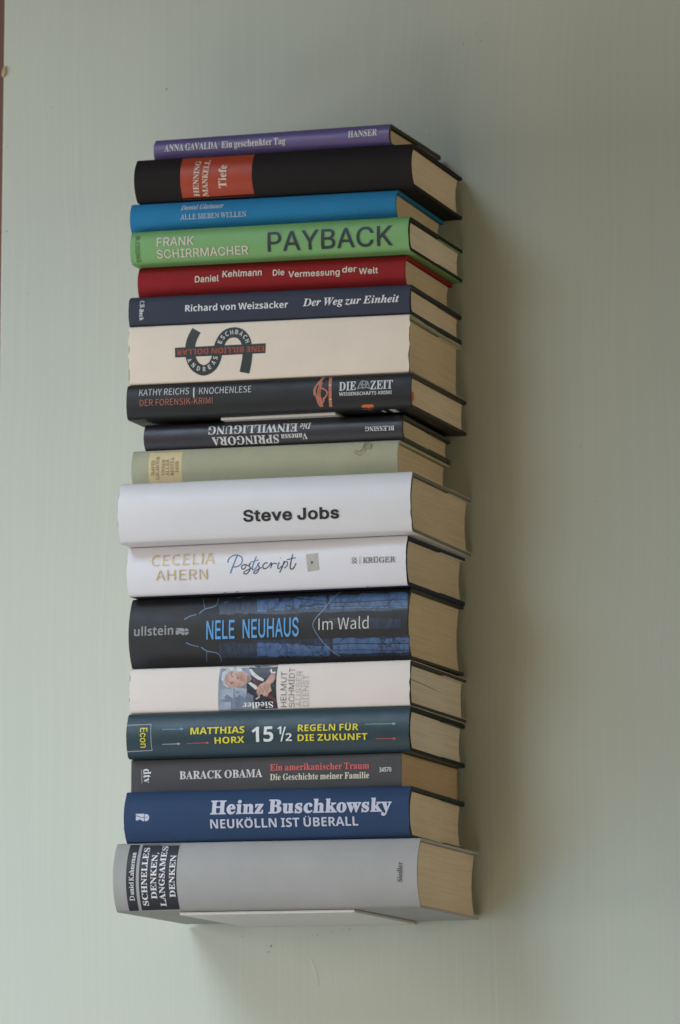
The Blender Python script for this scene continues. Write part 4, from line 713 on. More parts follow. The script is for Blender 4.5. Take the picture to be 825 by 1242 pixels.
TEXTS = [
    ('gavalda', 'author_lettering', 'SB', 'ANNA GAVALDA', (0.868, 0.687), (5.035, 0.656), 0.507, 'offwhite', 0),
    ('gavalda', 'title_lettering', 'SB', 'Ein geschenkter Tag', (5.33, 0.666), (10.285, 0.635), 0.487, 'offwhite', 0),
    ('gavalda', 'publisher_lettering', 'SB', 'HANSER', (15.09, 0.772), (17.305, 0.804), 0.485, 'offwhite', 0),
    ('mankell', 'author_lettering', 'SB', 'HENNING', (4.881, 0.161), (5.099, 2.729), 0.4, 'cream', 0),
    ('mankell', 'author_lettering', 'SB', 'MANKELL', (5.565, 0.118), (5.804, 2.752), 0.399, 'cream', 0),
    ('mankell', 'title_lettering', 'SB', 'Tiefe', (7.07, 0.61), (7.139, 2.289), 0.594, 'cream', 0),
    ('glattauer', 'author_lettering', 'SBI', 'Daniel Glattauer', (3.913, 1.475), (7.204, 1.48), 0.382, 'palegrey', 0),
    ('glattauer', 'title_lettering', 'SR', 'ALLE SIEBEN WELLEN', (3.895, 0.765), (8.94, 0.751), 0.36, 'palegrey', 0),
    ('payback', 'publisher_lettering', 'IN', 'BLESSING', (0.402, 2.085), (0.462, 0.167), 0.319, 'darkgreen', 0),
    ('payback', 'author_lettering', 'IN', 'FRANK', (2.068, 1.232), (4.932, 1.201), 0.639, 'cream', 0.02),
    ('payback', 'author_lettering', 'IN', 'SCHIRRMACHER', (2.06, 0.363), (9.083, 0.326), 0.593, 'cream', 0.02),
    ('payback', 'title_lettering', 'IN', 'PAYBACK', (10.556, 0.417), (19.981, 0.409), 1.396, 'charcoal', 0.014),
    ('kehlmann', 'author_lettering', 'IN', 'Daniel', (4.43, 0.983), (6.267, 0.988), 0.449, 'cream', 0.03),
    ('kehlmann', 'author_lettering', 'IN', 'Kehlmann', (6.538, 1.272), (9.537, 1.269), 0.465, 'cream', 0.03),
    ('kehlmann', 'title_lettering', 'IN', 'Die', (10.378, 1.199), (11.254, 1.211), 0.426, 'cream', 0.03),
    ('kehlmann', 'title_lettering', 'IN', 'Vermessung', (11.56, 1.022), (15.448, 1.019), 0.426, 'cream', 0.03),
    ('kehlmann', 'title_lettering', 'IN', 'der', (15.629, 1.178), (16.709, 1.187), 0.434, 'cream', 0.03),
    ('kehlmann', 'title_lettering', 'IN', 'Welt', (16.887, 1.0), (18.33, 1.015), 0.424, 'cream', 0.03),
    ('weiz', 'publisher_lettering', 'SB', 'C.H.', (0.864, 1.848), (0.93, 1.282), 0.33, 'white', 0),
    ('weiz', 'publisher_lettering', 'NB', 'Beck', (0.867, 1.224), (0.861, 0.42), 0.317, 'white', 0),
    ('weiz', 'author_lettering', 'NB', 'Richard von Weizsäcker', (4.383, 0.913), (12.198, 0.841), 0.479, 'white', 0),
    ('weiz', 'title_lettering', 'SBI', 'Der Weg zur Einheit', (13.313, 0.898), (20.549, 0.877), 0.545, 'white', 0),
    ('eschbach', 'title_lettering', 'NB', 'EINE BILLION DOLLAR', (10.367, 2.398), (3.725, 2.398), 0.393, 'orangered', 0),
    ('reichs', 'author_lettering', 'CJ', 'KATHY REICHS', (0.995, 1.685), (4.813, 1.645), 0.488, 'lightgrey', 0.008),
    ('reichs', 'author_lettering', 'CJ', '|', (5.15, 1.563), (5.238, 1.566), 0.484, 'lightgrey', 0),
    ('reichs', 'title_lettering', 'CJ', 'KNOCHENLESE', (5.603, 1.61), (9.573, 1.581), 0.483, 'lightgrey', 0.008),
    ('reichs', 'subtitle_lettering', 'CJ', 'DER FORENSIK-KRIMI', (1.055, 0.927), (6.63, 0.88), 0.47, 'salmon', 0.008),
    ('reichs', 'publisher_lettering', 'SB', 'DIE', (16.22, 1.396), (17.495, 1.4), 0.622, 'lightgrey', 0),
    ('reichs', 'publisher_lettering', 'SB', 'ZEIT', (18.558, 1.389), (20.241, 1.386), 0.62, 'lightgrey', 0),
    ('reichs', 'publisher_lettering', 'NB', 'WISSENSCHAFTS-KRIMI', (16.221, 1.02), (20.185, 0.984), 0.251, 'lightgrey', 0),
    ('springora', 'title_lettering', 'SBI', 'Die', (12.746, 1.486), (11.908, 1.483), 0.432, 'lightgrey', 0),
    ('springora', 'title_lettering', 'SB', 'EINWILLIGUNG', (11.739, 1.491), (4.922, 1.525), 0.596, 'lightgrey', 0),
    ('springora', 'author_lettering', 'SB', 'Vanessa', (12.472, 0.735), (10.483, 0.72), 0.4, 'lightgrey', 0),
    ('springora', 'author_lettering', 'SB', 'SPRINGORA', (10.296, 0.71), (5.232, 0.71), 0.552, 'lightgrey', 0),
    ('springora', 'publisher_lettering', 'SB', 'BLESSING', (18.992, 1.015), (16.802, 1.026), 0.335, 'lightgrey', 0),
    ('gilmour', 'author_lettering', 'SR', 'DAVID', (1.77, 0.752), (1.8, 1.842), 0.235, 'brown', 0),
    ('gilmour', 'author_lettering', 'SR', 'GILMOUR', (2.112, 0.446), (2.141, 2.14), 0.234, 'brown', 0),
    ('gilmour', 'title_lettering', 'SR', 'UNSER', (2.558, 0.721), (2.586, 1.895), 0.234, 'brown', 0),
    ('gilmour', 'title_lettering', 'SR', 'ALLER-', (2.894, 0.661), (2.92, 1.974), 0.234, 'brown', 0),
    ('gilmour', 'title_lettering', 'SR', 'BESTES', (3.25, 0.693), (3.273, 1.977), 0.234, 'brown', 0),
    ('gilmour', 'title_lettering', 'SR', 'JAHR', (3.61, 0.894), (3.641, 1.732), 0.234, 'brown', 0),
    ('jobs', 'title_lettering', 'IN', 'Steve Jobs', (9.557, 1.178), (16.765, 1.139), 0.767, 'nearblack', 0.05),
    ('ahern', 'author_lettering', 'CJ', 'CECELIA', (1.923, 2.072), (6.775, 2.078), 0.809, 'gold', 0.012),
    ('ahern', 'author_lettering', 'CJ', 'AHERN', (2.276, 1.016), (6.259, 0.986), 0.737, 'gold', 0.012),
    ('ahern', 'publisher_lettering', 'SR', 'KRÜGER', (18.102, 1.649), (20.535, 1.624), 0.384, 'slate', 0),
    ('neuhaus', 'publisher_lettering', 'NB', 'ullstein', (0.454, 2.299), (3.513, 2.298), 0.651, 'midgrey', 0),
    ('neuhaus', 'author_lettering', 'IN', 'NELE', (6.062, 1.873), (8.228, 1.864), 1.314, 'skyblue', 0.018),
    ('neuhaus', 'author_lettering', 'IN', 'NEUHAUS', (8.861, 1.864), (13.144, 1.859), 1.309, 'skyblue', 0.018),
    ('neuhaus', 'title_lettering', 'CJ', 'Im Wald', (14.666, 2.201), (18.443, 2.182), 0.848, 'offwhite', 0.01),
    ('schmidt', 'publisher_lettering', 'SB', 'Siedler', (10.922, 0.587), (8.625, 0.568), 0.425, 'white', 0),
    ('schmidt', 'author_lettering', 'IN', 'HELMUT', (11.912, 0.179), (11.983, 2.696), 0.435, 'thingrey', -0.012),
    ('schmidt', 'author_lettering', 'IN', 'SCHMIDT', (12.53, 0.161), (12.568, 2.962), 0.434, 'thingrey', -0.012),
    ('schmidt', 'title_lettering', 'IN', 'AUSSER', (13.05, 0.163), (13.111, 2.702), 0.434, 'thinpale', -0.012),
    ('schmidt', 'title_lettering', 'IN', 'DIENST', (13.568, 0.205), (13.635, 2.415), 0.433, 'thinpale', -0.012),
    ('horx', 'publisher_lettering', 'IN', 'Econ', (1.09, 2.164), (1.101, 0.748), 0.526, 'yellow', 0.01),
    ('horx', 'author_lettering', 'NB', 'MATTHIAS', (4.901, 1.588), (8.969, 1.59), 0.482, 'yellow', 0),
    ('horx', 'author_lettering', 'NB', 'HORX', (6.724, 0.881), (8.946, 0.904), 0.452, 'yellow', 0),
    ('horx', 'title_lettering', 'NB', '15', (9.523, 0.923), (11.142, 0.939), 1.072, 'white', 0),
    ('horx', 'title_lettering', 'NB', '1', (11.433, 1.43), (11.741, 1.433), 0.555, 'white', 0),
    ('horx', 'title_lettering', 'NR', '/', (11.658, 0.92), (12.09, 0.926), 1.017, 'white', 0.01),
    ('horx', 'title_lettering', 'NB', '2', (12.053, 0.932), (12.521, 0.937), 0.545, 'white', 0),
    ('horx', 'title_lettering', 'NB', 'REGELN FÜR', (12.966, 1.594), (17.468, 1.559), 0.472, 'yellow', 0),
    ('horx', 'title_lettering', 'NB', 'DIE ZUKUNFT', (12.943, 0.904), (18.12, 0.872), 0.461, 'yellow', 0),
    ('obama', 'publisher_lettering', 'SR', 'dtv', (0.936, 1.731), (0.978, 0.717), 0.582, 'white', 0),
    ('obama', 'author_lettering', 'SB', 'BARACK OBAMA', (3.722, 0.933), (10.011, 0.944), 0.556, 'offwhite', 0),
    ('obama', 'title_lettering', 'SB', 'Ein amerikanischer Traum', (10.588, 1.371), (18.027, 1.329), 0.457, 'rose', 0),
    ('obama', 'title_lettering', 'SB', 'Die Geschichte meiner Familie', (10.592, 0.688), (18.029, 0.653), 0.439, 'creamy', 0),
    ('obama', 'publisher_lettering', 'NB', '34570', (18.783, 1.064), (19.671, 1.082), 0.315, 'offwhite', 0),
    ('busch', 'author_lettering', 'SLAB', 'Heinz Buschkowsky', (6.512, 1.93), (19.902, 1.882), 0.952, 'lavender', 0),
    ('busch', 'title_lettering', 'NB', 'NEUKÖLLN IST ÜBERALL', (6.506, 0.916), (17.451, 0.928), 0.63, 'lavender', 0),
    ('kahneman', 'author_lettering', 'SR', 'Daniel Kahneman', (1.543, 0.759), (1.631, 4.203), 0.35, 'white', 0),
    ('kahneman', 'title_lettering', 'SB', 'SCHNELLES', (2.562, 0.415), (2.604, 4.546), 0.424, 'white', 0),
    ('kahneman', 'title_lettering', 'SB', 'DENKEN,', (3.272, 0.863), (3.302, 4.171), 0.423, 'white', 0),
    ('kahneman', 'title_lettering', 'SB', 'LANGSAMES', (3.884, 0.345), (3.969, 4.624), 0.423, 'white', 0),
    ('kahneman', 'title_lettering', 'SB', 'DENKEN', (4.677, 0.956), (4.7, 3.969), 0.422, 'white', 0),
    ('kahneman', 'publisher_lettering', 'SB', 'Siedler', (21.535, 1.767), (21.548, 3.162), 0.35, 'slate', 0),
    ('eschbach', 'author_lettering', 'NB', 'A', (4.485, 1.624), (4.575, 1.42), 0.332, 'offwhite', 0),
    ('eschbach', 'author_lettering', 'NB', 'N', (4.795, 1.178), (4.964, 1.027), 0.324, 'offwhite', 0),
    ('eschbach', 'author_lettering', 'NB', 'D', (5.214, 0.85), (5.43, 0.777), 0.322, 'offwhite', 0),
    ('eschbach', 'author_lettering', 'NB', 'R', (5.715, 0.734), (5.94, 0.747), 0.325, 'offwhite', 0),
    ('eschbach', 'author_lettering', 'NB', 'E', (6.183, 0.847), (6.382, 0.942), 0.333, 'offwhite', 0),
    ('eschbach', 'author_lettering', 'NB', 'A', (6.576, 1.16), (6.709, 1.329), 0.341, 'offwhite', 0),
    ('eschbach', 'author_lettering', 'NB', 'S', (6.797, 1.547), (6.846, 1.757), 0.342, 'offwhite', 0),
    ('eschbach', 'author_lettering', 'NB', 'E', (7.137, 2.69), (7.19, 2.899), 0.343, 'offwhite', 0),
    ('eschbach', 'author_lettering', 'NB', 'S', (7.28, 2.977), (7.407, 3.15), 0.345, 'offwhite', 0),
    ('eschbach', 'author_lettering', 'NB', 'C', (7.507, 3.192), (7.693, 3.305), 0.342, 'offwhite', 0),
    ('eschbach', 'author_lettering', 'NB', 'H', (7.799, 3.322), (8.019, 3.357), 0.334, 'offwhite', 0),
    ('eschbach', 'author_lettering', 'NB', 'B', (8.114, 3.374), (8.338, 3.328), 0.325, 'offwhite', 0),
    ('eschbach', 'author_lettering', 'NB', 'A', (8.424, 3.298), (8.621, 3.179), 0.321, 'offwhite', 0),
    ('eschbach', 'author_lettering', 'NB', 'C', (8.7, 3.116), (8.844, 2.94), 0.324, 'offwhite', 0),
    ('eschbach', 'author_lettering', 'NB', 'H', (8.88, 2.865), (8.954, 2.656), 0.332, 'offwhite', 0),
]
SHAPES = [
    ('mankell', 'spine_label', 'label_red', 'poly', [(3.562, 0.03), (9.045, 0.03), (9.045, 3.151), (3.562, 3.151)], 0, 0),
    ('gilmour', 'spine_label', 'label_yellow', 'poly', [(1.309, 0.062), (3.861, 0.062), (3.861, 2.563), (1.309, 2.563)], 0, 0),
    ('kahneman', 'spine_label', 'label_black', 'poly', [(1.019, 4.781), (1.764, 4.779), (1.717, 0.084), (0.973, 0.078)], 0.0, 0.0),
    ('kahneman', 'spine_label', 'label_black', 'poly', [(1.98, 4.787), (4.788, 4.799), (4.806, 0.141), (1.94, 0.103)], 0.0, 0.0),
    ('eschbach', 'dollar_logo', 'logo_dark', 'curve', [(5.189, 3.779), (4.952, 3.355), (4.77, 2.857), (4.718, 2.31), (4.78, 1.758), (5.059, 1.198), (5.535, 0.859), (5.963, 0.841), (6.439, 1.139), (6.723, 1.674), (6.861, 2.308), (7.092, 2.939), (7.513, 3.379), (8.08, 3.492), (8.558, 3.333), (8.915, 2.904), (9.062, 2.303), (9.058, 1.528), (8.855, 0.512)], 0.7572, 0.7572),
    ('eschbach', 'dollar_logo', 'logo_dark', 'poly', [(3.551, 2.562), (10.461, 2.589), (10.446, 1.869), (3.577, 1.837)], 0.0, 0.0),
    ('reichs', 'hand_emblem', 'salmon', 'curve', [(15.021, 2.559), (14.849, 2.193), (14.685, 1.884)], 0.0996, 0.1369),
    ('reichs', 'hand_emblem', 'salmon', 'curve', [(14.943, 2.519), (14.594, 1.993), (14.337, 1.539), (14.403, 1.13)], 0.1007, 0.151),
    ('reichs', 'hand_emblem', 'salmon', 'curve', [(14.847, 2.357), (14.516, 1.891), (14.402, 1.384), (14.57, 0.87), (14.632, 0.549)], 0.0941, 0.138),
    ('reichs', 'hand_emblem', 'salmon', 'curve', [(14.849, 2.193), (14.693, 1.677), (14.614, 1.171), (14.777, 0.711), (14.79, 0.32)], 0.1001, 0.1377),
    ('reichs', 'hand_emblem', 'salmon', 'curve', [(14.923, 2.083), (14.82, 1.671), (14.762, 1.165), (14.901, 0.656), (14.916, 0.314)], 0.0875, 0.125),
    ('reichs', 'hand_emblem', 'salmon', 'curve', [(14.883, 1.668), (15.224, 1.469), (15.309, 1.242), (15.183, 0.995), (14.97, 0.833)], 0.0996, 0.1245),
    ('reichs', 'hand_emblem', 'salmon', 'curve', [(14.53, 1.023), (14.747, 0.762), (15.006, 0.652), (15.067, 0.929)], 0.1368, 0.1368),
    ('reichs', 'hand_emblem', 'salmon', 'curve', [(14.663, 0.548), (14.774, 0.368), (14.946, 0.4)], 0.1116, 0.1116),
    ('reichs', 'hand_emblem', 'salmon', 'line', [(15.485, 2.62), (15.53, 1.846), (15.541, 1.131), (15.545, 0.289)], 0.2239, 0.2239),
    ('reichs', 'hand_emblem', 'lightgrey', 'line', [(15.425, 1.84), (15.615, 1.842)], 0.0498, 0.0498),
    ('reichs', 'hand_emblem', 'cream', 'line', [(15.475, 0.811), (15.644, 0.814)], 0.0496, 0.0496),
    ('reichs', 'price_sticker', 'orange', 'poly', [(17.851, 0.272), (18.013, 0.333), (18.691, 0.327), (18.773, 0.201), (18.67, -0.016), (17.867, -0.005)], 0.0, 0.0),
    ('reichs', 'crest_emblem', 'midgrey', 'curve', [(17.59, 1.446), (17.72, 1.767), (17.854, 2.011), (18.019, 2.045), (18.148, 1.997), (18.317, 1.99), (18.435, 1.715), (18.502, 1.457)], 0.0681, 0.0681),
    ('reichs', 'crest_emblem', 'midgrey', 'curve', [(17.59, 1.446), (17.767, 1.561), (18.019, 1.509), (18.27, 1.559), (18.502, 1.457)], 0.0681, 0.0681),
    ('reichs', 'crest_emblem', 'midgrey', 'curve', [(17.815, 1.971), (17.911, 1.677), (18.061, 1.527)], 0.0683, 0.0683),
    ('reichs', 'crest_emblem', 'midgrey', 'curve', [(18.34, 1.947), (18.268, 1.681), (18.124, 1.524)], 0.0682, 0.0682),
    ('reichs', 'crest_emblem', 'midgrey', 'curve', [(17.886, 1.822), (18.099, 1.73), (18.305, 1.824)], 0.0682, 0.0682),
    ('reichs', 'crest_emblem', 'midgrey', 'curve', [(17.959, 2.006), (17.992, 1.786)], 0.0683, 0.0683),
    ('reichs', 'crest_emblem', 'midgrey', 'curve', [(18.211, 1.994), (18.202, 1.787)], 0.0683, 0.0683),
    ('neuhaus', 'publisher_emblem', 'midgrey', 'poly', [(3.677, 2.693), (3.763, 2.759), (4.198, 2.748), (4.348, 2.69), (4.387, 2.52), (4.294, 2.489), (4.139, 2.501), (3.983, 2.559), (3.827, 2.643)], 0.0, 0.0),
    ('neuhaus', 'publisher_emblem', 'midgrey', 'poly', [(3.688, 2.605), (3.859, 2.593), (4.03, 2.505), (4.201, 2.446), (4.381, 2.448), (4.371, 2.275), (4.262, 2.23), (4.139, 2.298), (3.953, 2.415), (3.916, 2.292), (3.689, 2.28)], 0.0, 0.0),
    ('neuhaus', 'publisher_emblem', 'midgrey', 'poly', [(4.422, 2.708), (4.54, 2.712), (4.649, 2.641), (4.697, 2.538), (4.526, 2.521), (4.424, 2.504)], 0.0, 0.0),
    ('neuhaus', 'publisher_emblem', 'midgrey', 'poly', [(4.425, 2.446), (4.527, 2.457), (4.697, 2.465), (4.66, 2.342), (4.557, 2.248), (4.424, 2.235)], 0.0, 0.0),
    ('busch', 'publisher_emblem', 'lavender', 'poly', [(0.919, 2.057), (1.552, 2.056), (1.568, 1.82), (1.315, 1.825), (1.042, 1.933), (0.937, 1.956)], 0.0, 0.0),
    ('busch', 'publisher_emblem', 'lavender', 'poly', [(0.937, 1.898), (1.104, 1.863), (1.315, 1.779), (1.568, 1.774), (1.554, 1.524), (1.478, 1.514), (1.225, 1.684), (1.14, 1.609), (0.937, 1.584)], 0.0, 0.0),
    ('busch', 'publisher_emblem', 'lavender', 'poly', [(1.607, 2.031), (1.794, 2.022), (1.917, 1.908), (1.936, 1.75), (1.887, 1.608), (1.765, 1.52), (1.608, 1.529)], 0.0, 0.0),
    ('busch', 'publisher_emblem', 'navy', 'line', [(1.593, 1.808), (1.835, 1.815)], 0.031, 0.031),
    ('neuhaus', 'forest_picture', 'blue_dim', 'poly', [(9.35, 4.77), (10.21, 4.75), (11.07, 4.74), (11.92, 4.72), (12.77, 4.75), (13.62, 4.73), (14.44, 4.86), (15.3, 4.8), (16.16, 4.73), (16.99, 4.77), (17.84, 4.74), (18.66, 4.85), (19.51, 4.8), (20.34, 4.83), (21.19, 4.79), (21.35, 3.46), (20.52, 3.44), (19.72, 3.38), (18.88, 3.41), (18.02, 3.48), (17.2, 3.45), (16.35, 3.49), (15.48, 3.41), (14.66, 3.52), (13.77, 3.55), (12.93, 3.48), (12.08, 3.46), (11.27, 3.48), (10.38, 3.55), (9.54, 3.59)], 0.0, 0.0),
    ('neuhaus', 'forest_picture', 'blue_dim', 'poly', [(9.56, 1.71), (10.42, 1.67), (11.28, 1.62), (12.15, 1.69), (13.0, 1.6), (13.86, 1.63), (14.71, 1.63), (15.56, 1.55), (16.42, 1.59), (17.27, 1.6), (18.12, 1.57), (18.97, 1.53), (19.82, 1.61), (20.66, 1.48), (21.51, 1.6), (21.32, 0.22), (20.49, 0.24), (19.64, 0.32), (18.77, 0.26), (17.97, 0.28), (17.09, 0.31), (16.26, 0.32), (15.4, 0.38), (14.57, 0.32), (13.68, 0.36), (12.82, 0.35), (11.97, 0.47), (11.12, 0.42), (10.24, 0.41), (9.41, 0.41)], 0.0, 0.0),
    ('neuhaus', 'forest_picture', 'blue_dim', 'poly', [(6.82, 4.73), (7.03, 4.75), (7.24, 4.75), (7.45, 4.76), (7.66, 4.77), (7.88, 4.76), (8.11, 4.68), (8.34, 4.63), (8.52, 4.74), (8.74, 4.76), (8.98, 4.62), (9.18, 4.68), (9.39, 4.69), (9.6, 4.71), (9.82, 4.65), (9.95, 3.68), (9.75, 3.67), (9.56, 3.66), (9.33, 3.65), (9.15, 3.58), (8.91, 3.57), (8.71, 3.66), (8.48, 3.68), (8.28, 3.68), (8.08, 3.6), (7.83, 3.59), (7.64, 3.57), (7.44, 3.67), (7.2, 3.66), (7.01, 3.61)], 0.0, 0.0),
    ('neuhaus', 'forest_picture', 'blue_dim', 'poly', [(7.02, 1.56), (7.23, 1.56), (7.44, 1.59), (7.66, 1.59), (7.87, 1.6), (8.09, 1.62), (8.3, 1.59), (8.5, 1.51), (8.71, 1.49), (8.93, 1.54), (9.14, 1.47), (9.35, 1.46), (9.56, 1.46), (9.77, 1.45), (9.98, 1.43), (9.86, 0.49), (9.66, 0.44), (9.45, 0.48), (9.21, 0.46), (9.02, 0.47), (8.79, 0.49), (8.59, 0.48), (8.37, 0.48), (8.15, 0.5), (7.92, 0.52), (7.74, 0.52), (7.5, 0.47), (7.32, 0.51), (7.09, 0.54), (6.88, 0.51)], 0.0, 0.0),
    ('neuhaus', 'forest_picture', 'blue_print', 'poly', [(9.74, 4.72), (9.98, 4.63), (10.2, 4.61), (10.4, 4.68), (10.63, 4.65), (10.84, 4.65), (11.06, 4.65), (11.26, 4.73), (11.49, 4.65), (11.7, 4.68), (11.92, 4.67), (12.13, 4.7), (12.35, 4.68), (12.57, 4.66), (12.78, 4.68), (12.93, 3.84), (12.69, 3.86), (12.48, 3.83), (12.29, 3.85), (12.06, 3.81), (11.84, 3.75), (11.61, 3.76), (11.39, 3.79), (11.18, 3.76), (10.96, 3.78), (10.75, 3.72), (10.56, 3.68), (10.34, 3.73), (10.1, 3.69), (9.91, 3.73)], 0.0, 0.0),
    ('neuhaus', 'forest_picture', 'blue_print', 'poly', [(12.76, 4.8), (12.94, 4.72), (13.1, 4.79), (13.28, 4.72), (13.44, 4.75), (13.61, 4.72), (13.79, 4.67), (13.95, 4.68), (14.1, 4.74), (14.28, 4.68), (14.44, 4.71), (14.6, 4.75), (14.76, 4.78), (14.94, 4.71), (15.1, 4.72), (15.22, 3.88), (15.09, 3.87), (14.9, 3.89), (14.76, 3.86), (14.58, 3.89), (14.44, 3.79), (14.27, 3.86), (14.06, 3.86), (13.91, 3.84), (13.76, 3.77), (13.58, 3.86), (13.4, 3.8), (13.26, 3.87), (13.09, 3.82), (12.95, 3.73)], 0.0, 0.0),
    ('neuhaus', 'forest_picture', 'blue_print', 'poly', [(15.24, 4.79), (15.68, 4.72), (16.1, 4.75), (16.53, 4.77), (16.96, 4.7), (17.39, 4.69), (17.79, 4.81), (18.23, 4.73), (18.64, 4.77), (19.08, 4.68), (19.5, 4.7), (19.91, 4.77), (20.33, 4.77), (20.75, 4.78), (21.19, 4.67), (21.34, 3.59), (20.92, 3.57), (20.51, 3.61), (20.07, 3.68), (19.67, 3.57), (19.21, 3.64), (18.8, 3.71), (18.38, 3.63), (17.96, 3.68), (17.52, 3.71), (17.1, 3.69), (16.67, 3.67), (16.27, 3.68), (15.83, 3.71), (15.4, 3.72)], 0.0, 0.0),
    ('neuhaus', 'forest_picture', 'blue_print', 'poly', [(9.92, 1.44), (10.14, 1.49), (10.36, 1.48), (10.57, 1.41), (10.79, 1.48), (11.01, 1.45), (11.21, 1.37), (11.44, 1.45), (11.64, 1.34), (11.86, 1.34), (12.08, 1.36), (12.29, 1.37), (12.5, 1.29), (12.72, 1.26), (12.94, 1.34), (12.82, 0.52), (12.59, 0.47), (12.37, 0.44), (12.19, 0.54), (11.96, 0.44), (11.77, 0.54), (11.55, 0.57), (11.33, 0.45), (11.07, 0.49), (10.9, 0.51), (10.65, 0.49), (10.48, 0.59), (10.22, 0.53), (10.03, 0.57), (9.8, 0.55)], 0.0, 0.0),
    ('neuhaus', 'forest_picture', 'blue_print', 'poly', [(12.93, 1.28), (13.12, 1.34), (13.3, 1.32), (13.47, 1.27), (13.65, 1.29), (13.83, 1.28), (14.0, 1.2), (14.18, 1.17), (14.35, 1.14), (14.54, 1.21), (14.71, 1.16), (14.89, 1.16), (15.07, 1.11), (15.24, 1.11), (15.41, 1.04), (15.32, 0.44), (15.12, 0.38), (14.94, 0.41), (14.8, 0.48), (14.62, 0.48), (14.41, 0.41), (14.24, 0.41), (14.06, 0.47), (13.9, 0.44), (13.72, 0.47), (13.54, 0.47), (13.37, 0.44), (13.18, 0.45), (13.01, 0.49), (12.82, 0.51)], 0.0, 0.0),
    ('neuhaus', 'forest_picture', 'blue_print', 'poly', [(15.65, 1.54), (16.07, 1.62), (16.48, 1.53), (16.91, 1.6), (17.32, 1.58), (17.73, 1.46), (18.15, 1.49), (18.57, 1.53), (18.98, 1.54), (19.39, 1.42), (19.8, 1.45), (20.22, 1.42), (20.64, 1.49), (21.04, 1.42), (21.46, 1.44), (21.33, 0.46), (20.92, 0.43), (20.49, 0.38), (20.11, 0.49), (19.69, 0.44), (19.25, 0.5), (18.84, 0.51), (18.45, 0.47), (18.02, 0.45), (17.62, 0.47), (17.2, 0.48), (16.78, 0.46), (16.36, 0.53), (15.95, 0.51), (15.51, 0.52)], 0.0, 0.0),
    ('neuhaus', 'forest_picture', 'trunk', 'poly', [(15.36, 3.04), (15.68, 3.03), (16.0, 3.0), (16.33, 2.99), (16.65, 2.91), (16.97, 3.0), (17.29, 2.98), (17.61, 2.97), (17.93, 2.98), (18.25, 2.95), (18.57, 2.95), (18.89, 2.91), (19.21, 2.96), (19.53, 2.84), (19.85, 2.9), (19.85, 2.06), (19.55, 2.1), (19.2, 2.11), (18.91, 2.18), (18.56, 2.11), (18.25, 2.15), (17.96, 2.17), (17.59, 2.17), (17.27, 2.2), (16.96, 2.21), (16.66, 2.15), (16.34, 2.21), (16.03, 2.24), (15.7, 2.2), (15.39, 2.17)], 0.0, 0.0),
    ('neuhaus', 'forest_picture', 'blue_dim', 'poly', [(18.36, 2.92), (18.54, 2.91), (18.72, 2.81), (18.89, 2.86), (19.07, 2.9), (19.25, 2.83), (19.43, 2.77), (19.6, 2.83), (19.78, 2.85), (19.96, 2.88), (20.14, 2.88), (20.31, 2.77), (20.49, 2.82), (20.67, 2.76), (20.84, 2.87), (20.85, 2.06), (20.66, 2.1), (20.49, 2.11), (20.29, 2.11), (20.15, 2.16), (19.98, 2.11), (19.76, 2.12), (19.58, 2.15), (19.42, 2.13), (19.23, 2.13), (19.05, 2.08), (18.89, 2.2), (18.7, 2.15), (18.53, 2.2), (18.35, 2.2)], 0.0, 0.0),
    ('neuhaus', 'forest_picture', 'branch', 'curve', [(13.02, 4.05), (13.42, 4.04), (13.83, 4.01), (14.22, 4.06), (14.62, 4.07), (15.02, 4.06)], 0.1013, 0.1013),
    ('neuhaus', 'forest_picture', 'branch', 'curve', [(15.38, 4.21), (16.56, 4.16), (17.74, 4.15), (18.91, 4.18), (20.07, 4.19), (21.24, 4.18)], 0.0631, 0.0631),
    ('neuhaus', 'forest_picture', 'branch', 'curve', [(13.06, 1.28), (13.51, 1.26), (13.95, 1.19), (14.4, 1.14), (14.85, 1.13), (15.3, 1.1)], 0.0877, 0.0877),
    ('neuhaus', 'forest_picture', 'branch', 'curve', [(15.62, 1.16), (16.78, 1.18), (17.94, 1.14), (19.09, 1.1), (20.24, 1.07), (21.39, 1.05)], 0.0686, 0.0686),
    ('neuhaus', 'forest_picture', 'branch', 'curve', [(12.8, 4.61), (13.27, 4.56), (13.76, 4.47), (14.23, 4.43), (14.71, 4.34), (15.18, 4.3)], 0.0509, 0.0509),
    ('neuhaus', 'forest_picture', 'branch', 'curve', [(15.67, 3.87), (16.8, 3.85), (17.93, 3.83), (19.05, 3.77), (20.17, 3.75), (21.3, 3.69)], 0.0504, 0.0504),
    ('neuhaus', 'forest_picture', 'branch', 'curve', [(15.63, 0.79), (16.79, 0.74), (17.94, 0.72), (19.09, 0.63), (20.24, 0.61), (21.38, 0.57)], 0.0436, 0.0436),
    ('neuhaus', 'forest_picture', 'branch', 'poly', [(15.02, 4.95), (15.22, 4.94), (15.47, 3.63), (15.21, 3.64)], 0.0, 0.0),
    ('neuhaus', 'forest_picture', 'branch', 'poly', [(15.48, 1.55), (15.69, 1.55), (15.6, 0.36), (15.38, 0.36)], 0.0, 0.0),
    ('neuhaus', 'branch_line 1', 'blue_pale', 'curve', [(16.045, 5.005), (15.47, 4.428), (15.059, 3.765), (14.479, 3.122), (14.216, 2.596), (14.486, 1.997), (14.946, 1.342), (15.501, 0.753), (16.055, 0.341)], 0.057, 0.057),
    ('neuhaus', 'branch_line 2', 'blue_pale', 'curve', [(4.32, 3.371), (4.713, 3.594), (5.241, 3.719)], 0.077, 0.0449),
    ('neuhaus', 'branch_line 3', 'blue_pale', 'curve', [(5.43, 3.774), (5.843, 4.095), (6.571, 4.277), (6.739, 4.645), (6.705, 4.897)], 0.077, 0.0385),
